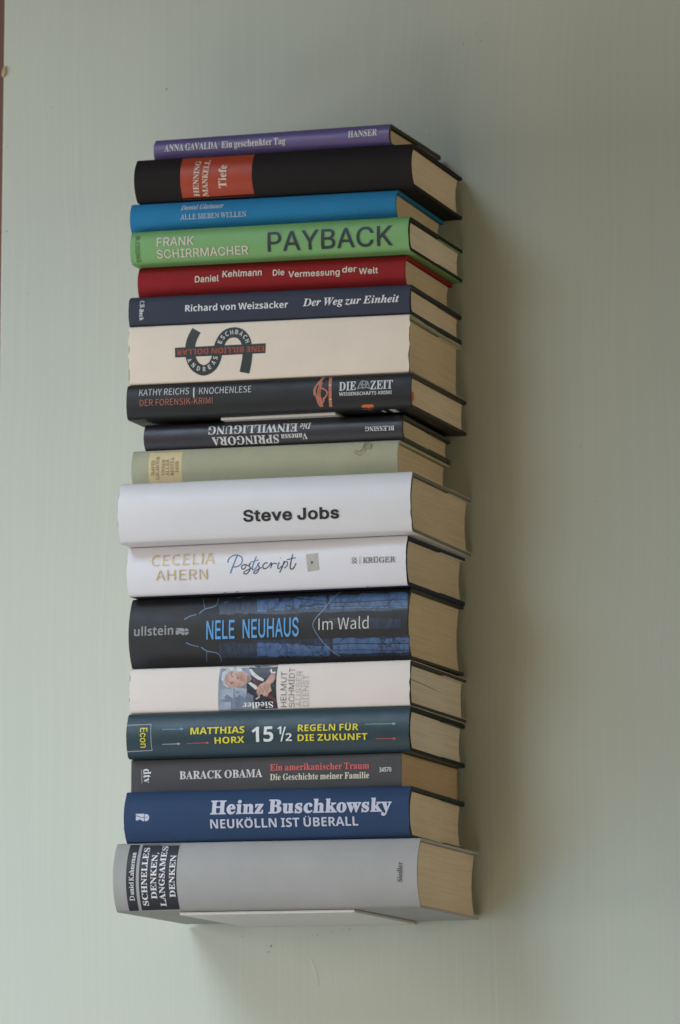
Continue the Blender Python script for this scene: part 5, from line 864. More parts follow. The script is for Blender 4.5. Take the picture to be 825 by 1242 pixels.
    ('neuhaus', 'branch_line 4', 'blue_pale', 'curve', [(5.843, 4.095), (5.648, 4.584), (5.55, 4.925)], 0.0385, 0.0257),
    ('neuhaus', 'branch_line 5', 'blue_pale', 'curve', [(4.474, 1.691), (4.893, 1.497), (5.424, 1.379)], 0.0765, 0.0446),
    ('neuhaus', 'branch_line 6', 'blue_pale', 'curve', [(5.604, 1.333), (6.036, 1.044), (6.719, 0.903), (6.998, 0.622), (6.999, 0.287)], 0.0762, 0.0381),
    ('neuhaus', 'branch_line 7', 'blue_pale', 'curve', [(6.036, 1.044), (5.925, 0.659), (5.905, 0.323)], 0.0381, 0.0254),
    ('neuhaus', 'branch_line 8', 'blue_pale', 'curve', [(7.23, 4.517), (7.589, 4.609)], 0.045, 0.0257),
    ('neuhaus', 'branch_line 9', 'blue_pale', 'curve', [(8.189, 4.833), (8.697, 4.963)], 0.0385, 0.0257),
    ('schmidt', 'portrait_photograph', 'photo_bg', 'poly', [(6.901, 3.211), (8.061, 3.241), (9.437, 3.243), (11.261, 3.25), (11.228, 3.039), (11.196, 2.469), (11.178, 1.534), (11.205, 0.795), (11.25, 0.104), (10.053, 0.084), (8.579, 0.073), (6.766, 0.053), (6.779, 0.652), (6.814, 1.856), (6.844, 2.608)], 0.0, 0.0),
    ('schmidt', 'portrait_photograph', 'photo_bg_pale', 'poly', [(6.935, 1.619), (7.959, 1.615), (7.952, 0.892), (6.868, 0.879)], 0.0, 0.0),
    ('schmidt', 'portrait_photograph', 'photo_bg_pale', 'poly', [(8.057, 1.677), (8.992, 1.555), (8.983, 0.861), (8.051, 0.926)], 0.0, 0.0),
    ('schmidt', 'portrait_photograph', 'photo_bg_pale', 'poly', [(6.878, 0.649), (7.745, 0.66), (7.697, 0.098), (6.79, 0.088)], 0.0, 0.0),
    ('schmidt', 'portrait_photograph', 'suit', 'poly', [(9.064, 3.091), (9.488, 3.232), (11.243, 3.241), (11.196, 2.469), (11.178, 1.534), (11.205, 0.795), (11.23, 0.104), (10.053, 0.084), (8.983, 0.861), (8.959, 1.883), (9.323, 2.246)], 0.0, 0.0),
    ('schmidt', 'portrait_photograph', 'hair', 'poly', [(7.038, 2.318), (7.086, 2.791), (7.393, 3.069), (7.975, 3.147), (8.53, 3.032), (8.599, 2.837), (7.811, 2.844), (7.434, 2.637), (7.275, 2.31), (7.345, 1.933), (7.663, 1.718), (8.205, 1.682), (7.959, 1.615), (7.466, 1.696), (7.168, 1.938)], 0.0, 0.0),
    ('schmidt', 'portrait_photograph', 'skin', 'poly', [(7.275, 2.31), (7.352, 2.668), (7.661, 2.868), (8.194, 2.947), (8.719, 2.814), (9.112, 2.554), (9.186, 2.25), (9.017, 1.955), (8.597, 1.754), (8.057, 1.687), (7.564, 1.777), (7.324, 2.008)], 0.0, 0.0),
    ('schmidt', 'portrait_photograph', 'skin_dark', 'poly', [(7.715, 2.809), (7.888, 2.861), (7.959, 2.43), (7.791, 2.426)], 0.0, 0.0),
    ('schmidt', 'portrait_photograph', 'skin_dark', 'poly', [(7.657, 2.092), (7.931, 2.139), (7.975, 1.932), (7.76, 1.883)], 0.0, 0.0),
    ('schmidt', 'portrait_photograph', 'skin_dark', 'poly', [(8.176, 2.584), (8.414, 2.369), (8.302, 2.222), (8.181, 2.301)], 0.0, 0.0),
    ('schmidt', 'portrait_photograph', 'skin_dark', 'poly', [(8.477, 2.632), (8.556, 2.629), (8.6, 2.118), (8.522, 2.121)], 0.0, 0.0),
    ('schmidt', 'portrait_photograph', 'hair', 'poly', [(7.84, 2.728), (7.898, 2.746), (7.935, 2.497), (7.876, 2.499)], 0.0, 0.0),
    ('schmidt', 'portrait_photograph', 'paperwhite', 'poly', [(9.078, 2.966), (9.22, 3.009), (9.62, 2.595), (10.247, 2.198), (10.192, 2.049), (9.716, 2.233), (9.289, 2.549)], 0.0, 0.0),
    ('schmidt', 'portrait_photograph', 'paperwhite', 'poly', [(9.056, 1.954), (9.231, 2.042), (9.677, 1.767), (9.806, 1.558), (9.63, 1.471), (9.314, 1.732)], 0.0, 0.0),
    ('schmidt', 'portrait_photograph', 'tie', 'poly', [(9.343, 2.245), (9.568, 2.257), (10.414, 1.28), (11.136, 0.797), (11.19, 0.521), (10.504, 0.908), (9.826, 1.576)], 0.0, 0.0),
    ('schmidt', 'portrait_photograph', 'skin', 'poly', [(9.728, 1.579), (9.97, 1.851), (10.408, 2.071), (10.778, 2.577), (11.066, 2.662), (11.126, 2.282), (10.949, 1.96), (10.725, 1.827), (10.845, 1.359), (10.589, 1.163), (10.506, 0.954), (10.233, 1.008), (10.119, 1.177), (9.84, 0.974), (9.708, 1.255)], 0.0, 0.0),
    ('schmidt', 'portrait_photograph', 'paperwhite', 'poly', [(10.659, 2.847), (10.794, 2.976), (10.866, 2.716), (11.109, 2.737), (11.128, 2.622), (10.776, 2.615)], 0.0, 0.0),
    ('schmidt', 'portrait_photograph', 'paperwhite', 'line', [(9.638, 0.796), (9.938, 0.971)], 0.0746, 0.0746),
    ('schmidt', 'portrait_photograph', 'hair', 'poly', [(7.113, 2.41), (7.323, 2.783), (7.599, 2.985), (7.609, 2.889), (7.352, 2.668), (7.275, 2.31), (7.324, 2.008), (7.167, 1.985)], 0.0, 0.0),
    ('schmidt', 'portrait_photograph', 'skin_dark', 'poly', [(8.979, 2.464), (9.154, 2.496), (9.186, 2.25), (9.036, 1.974), (8.9, 1.884), (8.973, 2.163)], 0.0, 0.0),
    ('schmidt', 'portrait_photograph', 'skin_dark', 'curve', [(8.082, 2.663), (8.264, 2.582), (8.418, 2.634)], 0.0438, 0.0438),
    ('schmidt', 'portrait_photograph', 'skin_dark', 'curve', [(7.536, 2.586), (7.492, 2.304), (7.561, 1.973)], 0.0313, 0.0313),
    ('schmidt', 'portrait_photograph', 'skin_dark', 'curve', [(7.423, 2.495), (7.395, 2.26), (7.462, 2.023)], 0.0313, 0.0313),
    ('schmidt', 'portrait_photograph', 'skin_dark', 'curve', [(9.972, 1.618), (10.169, 1.38), (10.217, 1.174)], 0.0436, 0.0436),
    ('schmidt', 'portrait_photograph', 'skin_dark', 'curve', [(10.217, 1.704), (10.414, 1.419), (10.491, 1.166)], 0.0436, 0.0436),
    ('ahern', 'title_lettering', 'ink_blue', 'curve', [(7.816, 2.107), (7.902, 2.43), (8.297, 2.644), (8.718, 2.565), (8.923, 2.317), (8.833, 1.966), (8.495, 1.784), (8.215, 1.796)], 0.1024, 0.0863),
    ('ahern', 'title_lettering', 'ink_blue', 'curve', [(8.509, 2.594), (8.314, 2.066), (8.133, 1.634), (8.022, 1.319)], 0.1147, 0.0966),
    ('ahern', 'title_lettering', 'ink_navy', 'curve', [(9.165, 1.932), (8.938, 1.863), (8.877, 1.671), (9.021, 1.587), (9.187, 1.716), (9.206, 1.911), (9.393, 1.825), (9.576, 2.013)], 0.0901, 0.0759),
    ('ahern', 'title_lettering', 'ink_navy', 'curve', [(9.576, 2.013), (9.434, 1.843), (9.538, 1.702), (9.495, 1.49), (9.26, 1.25), (9.035, 1.297), (9.122, 1.429), (9.455, 1.569), (9.683, 1.657)], 0.09, 0.0758),
    ('ahern', 'title_lettering', 'ink_blue', 'curve', [(9.986, 2.47), (9.842, 2.1), (9.703, 1.714), (9.743, 1.519), (9.94, 1.607), (10.156, 1.89)], 0.0962, 0.081),
    ('ahern', 'title_lettering', 'ink_blue', 'curve', [(9.554, 2.072), (10.187, 2.223)], 0.0781, 0.0657),
    ('ahern', 'title_lettering', 'ink_navy', 'curve', [(10.257, 2.023), (10.115, 1.892), (10.219, 1.732), (10.196, 1.5), (9.982, 1.259), (9.798, 1.286), (9.885, 1.417), (10.197, 1.558), (10.425, 1.684)], 0.0899, 0.0757),
    ('ahern', 'title_lettering', 'ink_navy', 'curve', [(10.876, 1.958), (10.67, 1.966), (10.507, 1.778), (10.568, 1.562), (10.816, 1.61), (11.063, 1.852)], 0.0898, 0.0756),
    ('ahern', 'title_lettering', 'ink_navy', 'curve', [(11.063, 1.852), (11.164, 1.985), (11.104, 1.559)], 0.0837, 0.0705),
    ('ahern', 'title_lettering', 'ink_navy', 'curve', [(11.125, 1.704), (11.268, 1.883), (11.474, 1.913), (11.598, 1.83)], 0.0837, 0.0705),
    ('ahern', 'title_lettering', 'ink_navy', 'curve', [(11.76, 1.979), (11.639, 1.614), (11.741, 1.514), (11.969, 1.717)], 0.0897, 0.0755),
    ('ahern', 'title_lettering', 'ink_navy', 'curve', [(11.811, 2.291), (11.851, 2.309)], 0.1138, 0.0958),
    ('ahern', 'title_lettering', 'ink_navy', 'curve', [(12.149, 2.06), (11.989, 1.619), (11.772, 1.225)], 0.1016, 0.0855),
    ('ahern', 'title_lettering', 'ink_navy', 'curve', [(12.03, 1.715), (12.213, 1.979), (12.398, 1.933), (12.338, 1.682), (12.132, 1.536)], 0.0836, 0.0704),
    ('ahern', 'title_lettering', 'ink_navy', 'curve', [(12.762, 2.508), (12.663, 2.039), (12.584, 1.575), (12.704, 1.436), (12.891, 1.563), (13.035, 1.867)], 0.1017, 0.0857),
    ('ahern', 'title_lettering', 'ink_navy', 'curve', [(12.332, 2.131), (13.004, 2.26)], 0.0837, 0.0704),
    ('ahern', 'envelope_picture', 'envelope', 'poly', [(13.77, 2.464), (14.665, 2.545), (14.809, 1.292), (13.924, 1.195)], 0.0, 0.0),
    ('ahern', 'envelope_picture', 'envelope_line', 'line', [(13.792, 2.443), (14.305, 1.872), (14.666, 2.525)], 0.0314, 0.0314),
    ('ahern', 'envelope_picture', 'envelope_line', 'line', [(14.305, 1.872), (13.925, 1.214)], 0.0313, 0.0313),
    ('ahern', 'envelope_picture', 'ink_navy', 'poly', [(14.141, 1.917), (14.223, 1.953), (14.275, 1.892), (14.335, 1.929), (14.367, 1.869), (14.275, 1.756), (14.204, 1.759)], 0.0, 0.0),
    ('ahern', 'publisher_emblem', 'slate', 'line', [(17.258, 2.0), (17.371, 2.093)], 0.0436, 0.0436),
    ('ahern', 'publisher_emblem', 'slate', 'line', [(17.258, 1.975), (17.375, 1.872)], 0.0436, 0.0436),
    ('ahern', 'publisher_emblem', 'slate', 'line', [(17.26, 1.755), (17.375, 1.848)], 0.0436, 0.0436),
    ('ahern', 'publisher_emblem', 'slate', 'line', [(17.26, 1.749), (17.375, 1.647)], 0.0436, 0.0436),
    ('ahern', 'publisher_emblem', 'slate', 'line', [(17.384, 2.092), (17.501, 1.989)], 0.0436, 0.0436),
    ('ahern', 'publisher_emblem', 'slate', 'line', [(17.388, 1.872), (17.502, 1.965)], 0.0436, 0.0436),
    ('ahern', 'publisher_emblem', 'slate', 'line', [(17.388, 1.848), (17.504, 1.745)], 0.0436, 0.0436),
    ('ahern', 'publisher_emblem', 'slate', 'line', [(17.388, 1.647), (17.504, 1.739)], 0.0435, 0.0435),
    ('ahern', 'publisher_emblem', 'slate', 'line', [(17.514, 1.989), (17.627, 2.082)], 0.0436, 0.0436),
    ('ahern', 'publisher_emblem', 'slate', 'line', [(17.515, 1.964), (17.631, 1.862)], 0.0436, 0.0436),
    ('ahern', 'publisher_emblem', 'slate', 'line', [(17.516, 1.745), (17.631, 1.837)], 0.0435, 0.0435),
    ('ahern', 'publisher_emblem', 'slate', 'line', [(17.516, 1.739), (17.631, 1.637)], 0.0435, 0.0435),
    ('ahern', 'publisher_rule', 'slate', 'line', [(17.874, 2.164), (17.867, 1.566)], 0.0311, 0.0311),
    ('ahern', 'worn_rim 158', 'navy', 'poly', [(0.095, -0.049), (0.246, 0.011), (0.394, 0.002), (0.546, 0.013), (0.696, 0.014), (0.843, -0.015), (0.993, -0.05), (0.993, -0.086), (0.095, -0.085)], 0.0, 0.0),
    ('ahern', 'worn_rim 178', 'navy', 'poly', [(1.377, -0.05), (1.505, -0.023), (1.633, -0.024), (1.761, 0.002), (1.889, -0.016), (2.016, -0.004), (2.145, -0.051), (2.145, -0.087), (1.377, -0.086)], 0.0, 0.0),
    ('ahern', 'worn_rim 193', 'navy', 'poly', [(2.336, -0.051), (2.485, -0.021), (2.634, -0.001), (2.785, 0.008), (2.932, -0.006), (3.082, 0.003), (3.231, -0.052), (3.231, -0.088), (2.337, -0.087)], 0.0, 0.0),
    ('ahern', 'worn_rim 222', 'navy', 'poly', [(4.187, -0.053), (4.293, -0.014), (4.399, -0.019), (4.505, -0.027), (4.611, -0.035), (4.717, -0.011), (4.824, -0.053), (4.824, -0.089), (4.187, -0.089)], 0.0, 0.0),
    ('ahern', 'worn_rim 238', 'navy', 'poly', [(5.205, -0.053), (5.544, 0.001), (5.883, -0.006), (6.222, 0.002), (6.56, -0.018), (6.898, -0.003), (7.236, -0.055), (7.237, -0.091), (5.206, -0.089)], 0.0, 0.0),
    ('ahern', 'worn_rim 268', 'navy', 'poly', [(7.11, -0.055), (7.376, 0.061), (7.616, 0.0), (7.87, 0.003), (8.124, 0.009), (8.39, 0.067), (8.628, -0.056), (8.629, -0.092), (7.11, -0.091)], 0.0, 0.0),
    ('ahern', 'worn_rim 320', 'navy', 'poly', [(10.395, -0.058), (10.531, -0.029), (10.668, -0.022), (10.804, -0.026), (10.94, -0.027), (11.077, -0.02), (11.213, -0.058), (11.213, -0.094), (10.395, -0.093)], 0.0, 0.0),
    ('ahern', 'worn_rim 352', 'navy', 'poly', [(12.407, -0.059), (12.574, -0.023), (12.741, -0.016), (12.908, -0.018), (13.076, -0.014), (13.243, -0.024), (13.41, -0.06), (13.41, -0.095), (12.407, -0.095)], 0.0, 0.0),
    ('ahern', 'worn_rim 408', 'navy', 'poly', [(15.91, -0.062), (16.035, -0.024), (16.159, -0.025), (16.284, -0.034), (16.408, -0.03), (16.533, -0.043), (16.658, -0.062), (16.658, -0.098), (15.91, -0.097)], 0.0, 0.0),
    ('ahern', 'worn_rim 441', 'navy', 'poly', [(17.964, -0.063), (18.048, 0.007), (18.129, -0.011), (18.222, 0.05), (18.307, 0.06), (18.378, -0.009), (18.46, -0.064), (18.461, -0.099), (17.964, -0.099)], 0.0, 0.0),
    ('ahern', 'worn_rim 456', 'navy', 'poly', [(18.895, -0.064), (19.039, -0.034), (19.184, -0.029), (19.328, -0.009), (19.473, -0.005), (19.618, -0.039), (19.762, -0.065), (19.762, -0.1), (18.895, -0.1)], 0.0, 0.0),
    ('ahern', 'worn_rim 470', 'navy', 'poly', [(19.762, -0.065), (20.012, 0.014), (20.257, -0.009), (20.509, 0.023), (20.758, 0.028), (20.999, 0.001), (21.246, -0.066), (21.246, -0.101), (19.762, -0.1)], 0.0, 0.0),
    ('horx', 'publisher_frame', 'greyline', 'line', [(-0.054, 2.378), (1.868, 2.421), (1.929, 0.544), (-0.041, 0.502)], 0.0568, 0.0568),
    ('horx', 'arrow_mark 1', 'arrow_blue', 'line', [(2.748, 2.003), (4.347, 2.013)], 0.0439, 0.0439),
    ('horx', 'arrow_mark 1', 'arrow_blue', 'poly', [(4.372, 2.012), (4.128, 2.115), (4.14, 1.911)], 0.0, 0.0),
    ('horx', 'arrow_mark 2', 'greyline', 'line', [(2.741, 0.949), (4.103, 0.954)], 0.0437, 0.0437),
    ('horx', 'arrow_mark 2', 'greyline', 'poly', [(4.128, 0.953), (3.897, 1.052), (3.883, 0.856)], 0.0, 0.0),
    ('horx', 'arrow_mark 3', 'arrow_red', 'line', [(4.615, 0.958), (6.277, 0.967)], 0.0436, 0.0436),
    ('horx', 'arrow_mark 3', 'arrow_red', 'poly', [(6.302, 0.966), (6.072, 1.065), (6.058, 0.869)], 0.0, 0.0),
    ('horx', 'arrow_mark 4', 'arrow_green', 'line', [(17.943, 1.975), (20.196, 1.947)], 0.0428, 0.0428),
    ('horx', 'arrow_mark 4', 'arrow_green', 'poly', [(20.22, 1.947), (19.985, 2.048), (19.992, 1.847)], 0.0, 0.0),
    ('horx', 'arrow_mark 5', 'arrow_red', 'line', [(18.69, 0.926), (20.209, 0.903)], 0.0426, 0.0426),
    ('horx', 'arrow_mark 5', 'arrow_red', 'poly', [(20.233, 0.902), (20.009, 1.0), (19.994, 0.806)], 0.0, 0.0),
    ('obama', 'publisher_rule', 'greyline', 'line', [(0.797, 1.717), (0.826, 0.721)], 0.038, 0.038),
    ('gilmour', 'sketch_drawing', 'brown', 'curve', [(17.576, 2.62), (17.593, 2.42), (17.517, 2.171), (17.392, 1.929), (17.269, 1.822), (17.185, 1.844)], 0.0437, 0.0437),
    ('gilmour', 'sketch_drawing', 'brown', 'curve', [(18.097, 2.635), (17.888, 2.328), (17.669, 2.145), (17.488, 1.887), (17.31, 1.764)], 0.0434, 0.0434),
    ('gilmour', 'sketch_drawing', 'brown', 'curve', [(17.765, 2.611), (17.688, 2.416), (17.571, 2.188)], 0.0437, 0.0437),
    ('gilmour', 'sketch_drawing', 'brown', 'curve', [(17.185, 1.844), (17.073, 1.943), (16.971, 1.91), (16.941, 1.799), (17.015, 1.684), (17.126, 1.697), (17.074, 1.83)], 0.0434, 0.0434),
    ('gilmour', 'sketch_drawing', 'brown', 'curve', [(17.126, 1.697), (17.319, 1.553), (17.502, 1.644), (17.681, 1.804), (17.786, 1.912), (17.843, 2.099)], 0.0433, 0.0433),
    ('gilmour', 'sketch_drawing', 'brown', 'curve', [(17.843, 2.099), (18.003, 2.168), (18.155, 2.414), (18.202, 2.353), (18.169, 2.008), (18.0, 2.023), (17.916, 2.115)], 0.0434, 0.0434),
    ('gilmour', 'sketch_drawing', 'brown', 'curve', [(17.916, 2.604), (17.801, 2.411), (17.608, 2.186)], 0.0436, 0.0436),
    ('gilmour', 'sketch_drawing', 'brown', 'curve', [(18.127, 2.357), (18.128, 2.048)], 0.0435, 0.0435),
    ('gilmour', 'sketch_drawing', 'brown', 'curve', [(17.568, 2.207), (17.738, 2.027), (17.56, 1.921)], 0.0435, 0.0435),
]


def forest_twigs():
    """bare branches crossing the two strips of blue sky printed on the forest book"""
    R = random.Random(5)
    out = []

    def twig(x, y, a, l, w, d, lo, hi):
        pts = [(x, y)]
        for _ in range(4):
            a += R.uniform(-.35, .35)
            x += l / 4 * math.cos(a)
            y += l / 4 * math.sin(a)
            if not lo < y < hi or x > 20.9:
                break
            pts.append((x, y))
            if d and R.random() < .75:
                twig(x, y, a + R.choice((-1, 1)) * R.uniform(.4, 1.0), l * .55, w * .6, d - 1, lo, hi)
        if len(pts) > 2:
            out.append(('neuhaus', 'forest_picture', 'branch', 'curve', pts, w, w * .4))
    for _ in range(16):
        twig(R.uniform(9.8, 20.7), R.uniform(3.55, 3.75), math.pi / 2 + R.uniform(-1.1, 1.1), R.uniform(.75, 1.25), .05, 2, 3.3, 4.9)
        twig(R.uniform(9.8, 20.8), R.uniform(1.35, 1.55), -math.pi / 2 + R.uniform(-1.1, 1.1), R.uniform(.75, 1.25), .05, 2, .2, 1.7)
    return out


class Book:
    def __init__(self, key, label, name='hardcover_book'):
        (self.x0, self.L, self.D, self.yf, self.yaw, self.zb, self.zt, self.b, self.p, self.c) = BOOKS[key]
        self.key = key
        self.xc = self.x0 + self.L / 2
        self.z0 = self.zb[0] + self.zb[1] * (self.xc - XM)
        self.t = self.zt[0] + self.zt[1] * (self.xc - XM) - self.z0
        self.seed = sum(ord(c) for c in key) * 1.37
        e = bpy.data.objects.new(name, None)
        e.empty_display_size = 0.02
        COL.objects.link(e)
        e.location = (self.xc * CM, self.yf * CM, self.z0 * CM)
        e.rotation_euler = (0, 0, self.yaw)
        e['label'] = label
        e['category'] = 'book'
        e['group'] = 'books stacked against the wall'
        self.root = e
        self.layer = 0

    # s runs 0..t up the spine, u 0..L along it, all cm; local frame: x from the middle, y from the joint, z from the base
    def z(self, u, s):
        x = self.x0 + u - XM
        a = self.zb[0] + self.zb[1] * x - self.z0
        b = self.zt[0] + self.zt[1] * x - self.z0
        return a + (b - a) * s / self.t

    def wobble(self, u, s):
        return 0.028 * noise.noise(Vector((u * 0.35, s * 0.5, self.seed))) + 0.010 * noise.noise(Vector((u * 1.3, s * 1.2, self.seed + 9)))

    def front(self, u, s):
        w = min(1.0, abs(2 * s / self.t - 1))
        return -self.b * (1 - w ** self.p) + self.wobble(u, s) * (1 - w ** 4)

    def skin(self, u, s):
        """the outer face of the finished spine"""
        w = min(1.0, abs(2 * s / self.t - 1))
        pr = self.prof
        for (s0, y0), (s1, y1) in zip(pr, pr[1:]):
            if s <= s1:
                break
        k = 0 if s1 - s0 < 1e-9 else min(1.0, max(0.0, (s - s0) / (s1 - s0)))
        return y0 + (y1 - y0) * k + self.wobble(u, s) * (1 - w ** 4)

    def P(self, u, y, s):
        return ((u - self.L / 2) * CM, y * CM, self.z(u, s) * CM)

    def shell(self, name, mats, th, inset=0.0, end=0.0, hook=0.0, rag=0.0, parent=None, back_rim=0.0, rc=0.14, rear=0.0, edge_band=None):
        """folded case or jacket: cover board, spine, cover board, of thickness th"""
        t, D, b, p = self.t, self.D + rear, self.b, self.p
        nS = 14
        # centre line in (y, s), from the back board round the spine to the front board (bottom to top)
        lo, hi = inset + th / 2, t - inset - th / 2
        line = []
        if hook:
            line += [(D - hook, lo + hook_gap(th)), (D - th * .6, lo + hook_gap(th))]
        line += [(D, lo)]
        line += [(D * (1 - k / 6), lo) for k in range(1, 6)]
        spine = []
        r = min(rc, t * 0.2)
        for k in range(5):
            a = math.pi / 2 * k / 4
            spine.append((r - r * math.sin(a), lo + r - r * math.cos(a)))
        for k in range(1, nS):
            s = lo + r + (hi - lo - 2 * r) * k / nS
            spine.append((None, s))
        for k in range(5):
            a = math.pi / 2 * (1 - k / 4)
            spine.append((r - r * math.sin(a), hi - r + r * math.cos(a)))
        line += spine
        line += [(D * k / 6, hi) for k in range(1, 6)] + [(D, hi)]
        if hook:
            line += [(D - th * .6, hi - hook_gap(th)), (D - hook, hi - hook_gap(th))]
        nx = 26
        us = [end + (self.L - 2 * end) * i / nx for i in range(nx + 1)]
        verts, ring = [], []
        n = len(line)
        for i, u in enumerate(us):
            pts = []
            for (y, s) in line:
                w = min(1.0, abs(2 * (s - lo) / (hi - lo) - 1))
                f = -b * (1 - w ** p) + self.wobble(u, s) * (1 - w ** 4)
                if y is None:
                    y = f + inset + th / 2
                elif y < 0.3:
                    y = y + f + (inset + th / 2)
                pts.append((y, s))
            off_o, off_i = [], []
            for k in range(n):
                a, c = pts[max(0, k - 1)], pts[min(n - 1, k + 1)]
                dy, ds = c[0] - a[0], c[1] - a[1]
                l = math.hypot(dy, ds) or 1
                # travelling from back-bottom to spine to top: outside lies to the left of (-y) travel
                ny, ns = -ds / l, dy / l
                off_o.append((pts[k][0] + ny * th / 2, pts[k][1] + ns * th / 2))
                off_i.append((pts[k][0] - ny * th / 2, pts[k][1] - ns * th / 2))
            loop = off_o + off_i[::-1]
            du = [0.0] * len(loop)
            if rag and i in (0, nx):
                for k in range(len(loop)):
                    du[k] = rag * noise.noise(Vector((loop[k][1] * 2.1, loop[k][0] * .6, self.seed + i)))
            for k, (y, s) in enumerate(loop):
                verts.append(self.P(u + du[k], y, s))
        if parent is None and not getattr(self, 'prof', None) or name == 'dust_jacket':
            u = us[nx // 2]
            k0 = n // 2 - len(spine) // 2
            prof = []
            for k in range(k0 - 1, k0 + len(spine) + 1):
                y, s = verts[(nx // 2) * 2 * n + k][1] / CM, (verts[(nx // 2) * 2 * n + k][2]) / CM
                s = (s - self.z(u, 0)) / (self.z(u, self.t) - self.z(u, 0)) * self.t
                w = min(1.0, abs(2 * s / self.t - 1))
                prof.append((s, y - self.wobble(u, s) * (1 - w ** 4)))
            self.prof = sorted(prof)
        m = 2 * n
        faces, fm = [], []
        for i in range(nx):
            for k in range(m):
                a, c = i * m + k, i * m + (k + 1) % m
                faces.append((a, c, c + m, a + m))
                fm.append(0)
        for i in (0, nx):
            for k in range(n - 1):
                faces.append((i * m + k, i * m + k + 1, i * m + m - 2 - k, i * m + m - 1 - k))
                fm.append(0)
        if len(mats) > 1:
            fm = []
            for f in faces:
                ks = [v % m for v in f]
                kk = sum(min(q, m - 1 - q) for q in ks) / 4
                s = sum(verts[v][2] for v in f) / 4 / CM
                fm.append(1 if kk < (2 if hook else 0) + 6 + back_rim and s < t * .5 else 0)
        o = mesh(name, verts, faces, mats, parent or self.root, fm, shade=True)
        return o

    def pages(self, m, th=0.25, sq=0.28, gap=0.06, rear_sq=0.32, name='page_block'):
        t = self.t
        lo, hi = th, t - th
        nS, nx = 18, 8
        rows = []
        for k in range(nS + 1):
            s = lo + (hi - lo) * k / nS
            w = 2 * (s - lo) / (hi - lo) - 1
            yf = th + gap - self.b * 0.92 * (1 - abs(w) ** max(2.0, self.p))
            yr = self.D - rear_sq - self.c * (1 - w * w) + 0.05 * noise.noise(Vector((s * 2.2, 3.3, self.seed)))
            rows.append((s, yf, yr))
        verts, faces = [], []
        ny = 5
        us = [sq + (self.L - 2 * sq) * i / nx for i in range(nx + 1)]
        loop = [(r[0], r[1]) for r in rows] + [(r[0], r[2]) for r in rows[::-1]]
        M = len(loop)
        for i, u in enumerate(us):
            for (s, y) in loop:
                verts.append(self.P(u, y, s))
        for i in range(nx):
            for k in range(M):
                a, c = i * M + k, i * M + (k + 1) % M
                faces.append((a, c, c + M, a + M))
        for i in (0, nx):
            for k in range(nS):
                faces.append((i * M + k, i * M + k + 1, i * M + M - 2 - k, i * M + M - 1 - k))
        return mesh(name, verts, faces, [m], self.root, shade=True)

    def flat(self, name, polys, parent, lift=0.010):
        """print on the spine: polys = [(material, [loops in (u, s)])], wrapped on to its curve"""
        bm = bmesh.new()
        mats, midx = [], {}
        for mt, loops in polys:
            if mt.name not in midx:
                midx[mt.name] = len(mats)
                mats.append(mt)
            self.layer += 1
            dz = lift + 0.0003 * (self.layer % 100)
            vm = {}
            for tri in fill(loops):
                vv = []
                for (u, s) in tri:
                    key = (round(u, 5), round(s, 5))
                    if key not in vm:
                        vm[key] = bm.verts.new((u, dz, s))
                    vv.append(vm[key])
                try:
                    f = bm.faces.new(vv)
                    f.material_index = midx[mt.name]
                except ValueError:
                    pass
        if not bm.faces:
            bm.free()
            return None
        zs = [v.co.z for v in bm.verts]
        step = 0.16 if self.b > 0.15 else 0.6
        q = math.floor(min(zs) / step) * step + step
        while q < max(zs):
            bmesh.ops.bisect_plane(bm, geom=bm.verts[:] + bm.edges[:] + bm.faces[:], plane_co=(0, 0, q), plane_no=(0, 0, 1))
            q += step
        xs = [v.co.x for v in bm.verts]
        q = math.floor(min(xs) / 0.8) * 0.8 + 0.8
        while q < max(xs):
            bmesh.ops.bisect_plane(bm, geom=bm.verts[:] + bm.edges[:] + bm.faces[:], plane_co=(q, 0, 0), plane_no=(1, 0, 0))
            q += 0.8
        for v in bm.verts:
            u, dz, s = v.co
            s = min(max(s, 0.025), self.t - 0.025)
            y = self.skin(u, s)
            v.co = self.P(u, y - dz, s)
        me = bpy.data.meshes.new(name)
        bmesh.ops.recalc_face_normals(bm, faces=bm.faces)
        bm.normal_update()
        for f in bm.faces:
            if f.normal.y > 0:
                f.normal_flip()
        bm.to_mesh(me)
        bm.free()
        for mt in mats:
            me.materials.append(mt)
        return link(name, me, parent)

    def print_all(self, parent):
        """shapes first, lettering over them; one mesh per printed part"""
        parts = {}
        order = []
        if self.key == 'neuhaus':
            shapes = SHAPES + forest_twigs()
        else:
            shapes = SHAPES
        for (k, part, col, kind, data, w0, w1) in shapes:
            if k != self.key:
                continue
            if kind == 'poly':
                lp = data
            elif kind == 'curve':
                lp = stroke_loop(smooth(data), w0, w1)
            else:
                lp = stroke_loop(data, w0, w1)
            if part not in parts:
                parts[part] = []
                order.append(part)
            parts[part].append((INK[col], [lp]))
        for part in order:
            self.flat(part.split(' ')[0], parts[part], parent)
        parts, order = {}, []
        for (k, part, font, s, a, b_, h, col, bold) in TEXTS:
            if k != self.key:
                continue
            groups, width = layout(font, s, bold)
            d = Vector(b_) - Vector(a)
            sx, sy = d.length / width, h / 1000.0
            d.normalize()
            nrm = Vector((-d.y, d.x))
            if part not in parts:
                parts[part] = []
                order.append(part)
            for g in groups:
                parts[part].append((INK[col], [[tuple(Vector(a) + d * (px * sx) + nrm * (py * sy)) for px, py in lp] for lp in g]))
        for part in order:
            self.flat(part, parts[part], parent, lift=0.034)


def hook_gap(th):
    return th + 0.27


